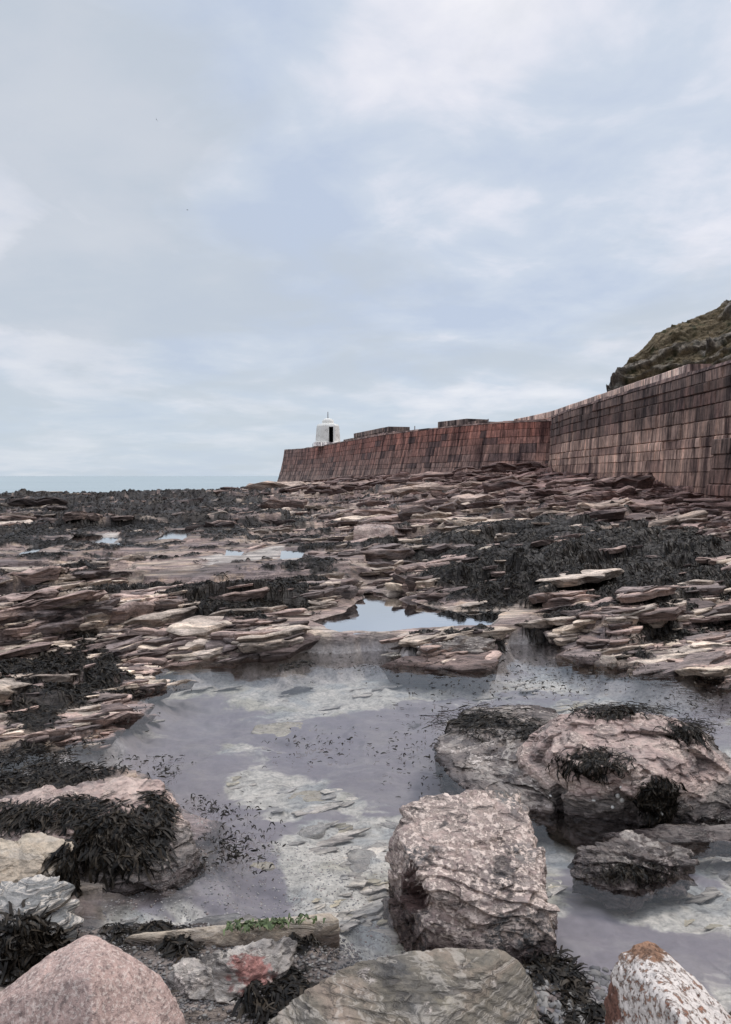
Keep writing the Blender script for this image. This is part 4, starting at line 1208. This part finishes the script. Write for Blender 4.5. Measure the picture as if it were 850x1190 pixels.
# ---------------------------------------------------------------- the headland
def headland():
    crest = [(690, 500), (709, 475), (712, 446), (722, 428), (729, 413), (741, 405), (752, 394), (757, 386), (775, 380), (797, 373), (815, 367), (832, 358), (850, 347), (880, 335), (930, 318), (1000, 300), (1100, 290), (1250, 300), (1400, 330)]
    n, m = 420, 300
    cx = np.interp(np.linspace(0, 1, n), np.linspace(0, 1, len(crest)) ** 1.0, [c[0] for c in crest]); cy = np.interp(cx, [c[0] for c in crest], [c[1] for c in crest])
    V = np.zeros((n, m, 3))
    T = np.linspace(0, 1, m)
    for i in range(n):
        dC = 58 + .02 * (cx[i] - 700); z = EYE + (HZ - cy[i]) / F * dC
        C_ = np.array([(cx[i] - CX) / F * dC, dC, z])
        front = 30 + .022 * max(0, 760 - cx[i]) * 8
        front = max(36.0, 52 - .09 * (cx[i] - 700)) if cx[i] < 900 else 36.0
        A = np.array([(cx[i] - CX) / F * front + (0 if cx[i] > 740 else 0), front, 2.0])
        B = C_ + np.array([10, 40, 0]); B[2] = 0
        for_ = T < .72
        tt = np.clip(T / .72, 0, 1); e = tt ** 1.25
        V[i] = A + (C_ - A) * np.stack([tt, tt, 1 - (1 - tt) ** 1.45 if False else .25 * tt + .75 * tt ** .85], 1)
        tb = np.clip((T - .72) / .28, 0, 1)
        V[i] = np.where(for_[:, None], V[i], C_ + (B - C_) * np.stack([tb, tb, tb ** 1.5], 1))
    p = V.reshape(-1, 3)
    toe = sst(.30, .0, np.repeat(np.linspace(0, 1, n), m) - .0)
    tt = np.tile(T, n); taper = sst(.0, .06, tt) * .9 + .1
    d = f3(p * .16, 4) * 1.1 + np.abs(f3(p * .45 + 7, 4)) * .9 - .3
    s = (p @ np.array([-.25, .1, .96])) * .8 + 1.1 * f3(p * .22, 3) + .35 * f3(p * 1.1, 2)
    fr = s - np.floor(s); st = np.where(fr < .15, fr / .15, (1 - fr) / .85) * (.3 + hsh(np.floor(s), 2))
    rocky = np.clip(toe * 1.3 + sst(.0, .22, f3(p * .2 + 30, 3)) * .9, 0.3, 1)
    s2 = s * 2.7 + f3(p * .9, 2); fr2 = s2 - np.floor(s2)
    disp = d * .8 + rocky * (st * 2.0 + (1 - fr2) * .6) + .3 * f3(p * 1.6, 4) - .5
    crest_w = 1 - .35 * np.exp(-((tt - .72) / .06) ** 2)
    nrm = np.array([-.45, -.75, .5]); nrm /= np.linalg.norm(nrm)
    q = p + nrm * (disp * taper * crest_w)[:, None]
    grass = np.clip((1 - rocky) * 1.5 - .6 * sst(.5, .9, st) + .35 * f3(p * .8 + 3, 3), 0, 1)
    g1 = f3(p * .7 + 60, 4)[:, None]
    cr_ = mix(col(.24, .21, .185), col(.50, .44, .385), sst(-.3, .4, g1)) * (1 - .55 * np.exp(-((fr - .08) / .1) ** 2))[:, None]
    cg = mix(col(.15, .115, .07), col(.25, .19, .12), sst(-.35, .35, g1))
    cg = mix(cg, col(.075, .07, .038), sst(.1, .35, f3(p * 1.7 + 9, 3))[:, None])
    c = mix(cr_, cg, grass[:, None])
    i_ = np.arange(n * m).reshape(n, m)
    Q = np.stack([i_[:-1, :-1], i_[1:, :-1], i_[1:, 1:], i_[:-1, 1:]], -1).reshape(-1, 4)
    return q, Q, c


t = NT('headland'); a = t.attr(); v = t.coord()
nz = t.noise(v, 2.2, 7, .7); nz2 = t.noise(v, 9, 5, .7)
c = t.mixc(1.0, a.outputs['Color'], t.ramp(nz, [(.3, (.45,) * 3), (.5, (1, 1, 1)), (.7, (1.5, 1.45, 1.35))]), 'MULTIPLY')
c = t.mixc(1.0, c, t.ramp(nz2, [(.3, (.55,) * 3), (.5, (1, 1, 1)), (.7, (1.4,) * 3)]), 'MULTIPLY')
HEAD = t.bsdf(c, .95, t.bump(nz2, .9, .12, t.bump(nz, .9, .4)), .15)
q, Q, c = headland()
tag(link('hill', np_mesh('hill', q, Q, True, c), HEAD), 'rocky headland with brown green turf behind the harbour wall', kind='structure')

# ---------------------------------------------------------------- birds, two specks far up
t = NT('bird_plumage'); BIRD = t.bsdf(t.ramp(t.noise(t.coord(), 6), [(.3, (.08, .08, .09)), (.7, (.18, .18, .2))]), .8)
for px, py, d, bank, lab in ((182, 139, 120, 1.1, 'tiny dark bird high in the grey cloud, the higher one'), (218, 244, 150, .3, 'tiny dark bird lower in the sky above the sea')):
    r = ray(px, py); p = np.array([0, 0, EYE]) + r / np.linalg.norm(r) * d
    mb = MB()
    body = [(-.22, 0, .0), (-.1, .05, .02), (.1, .06, .02), (.24, .0, .01), (.1, -.06, .02), (-.1, -.05, .02), (0, 0, .07), (0, 0, -.06)]
    mb.poly(body, [(0, 1, 6), (1, 2, 6), (2, 3, 6), (3, 4, 6), (4, 5, 6), (5, 0, 6), (1, 0, 7), (2, 1, 7), (3, 2, 7), (4, 3, 7), (5, 4, 7), (0, 5, 7)])
    for s in (-1, 1):
        mb.poly([(.1, s * .05, .02), (-.08, s * .05, .02), (-.06, s * .28, .09), (.1, s * .28, .1), (-.12, s * .62, .04)], [(0, 1, 2, 3), (3, 2, 4)])
    o = mb.build('bird', BIRD); o.location = p; o.scale = (.85, .85, .85); o.rotation_euler = (bank, 0, random.uniform(0, 3)); tag(o, lab, 'bird')
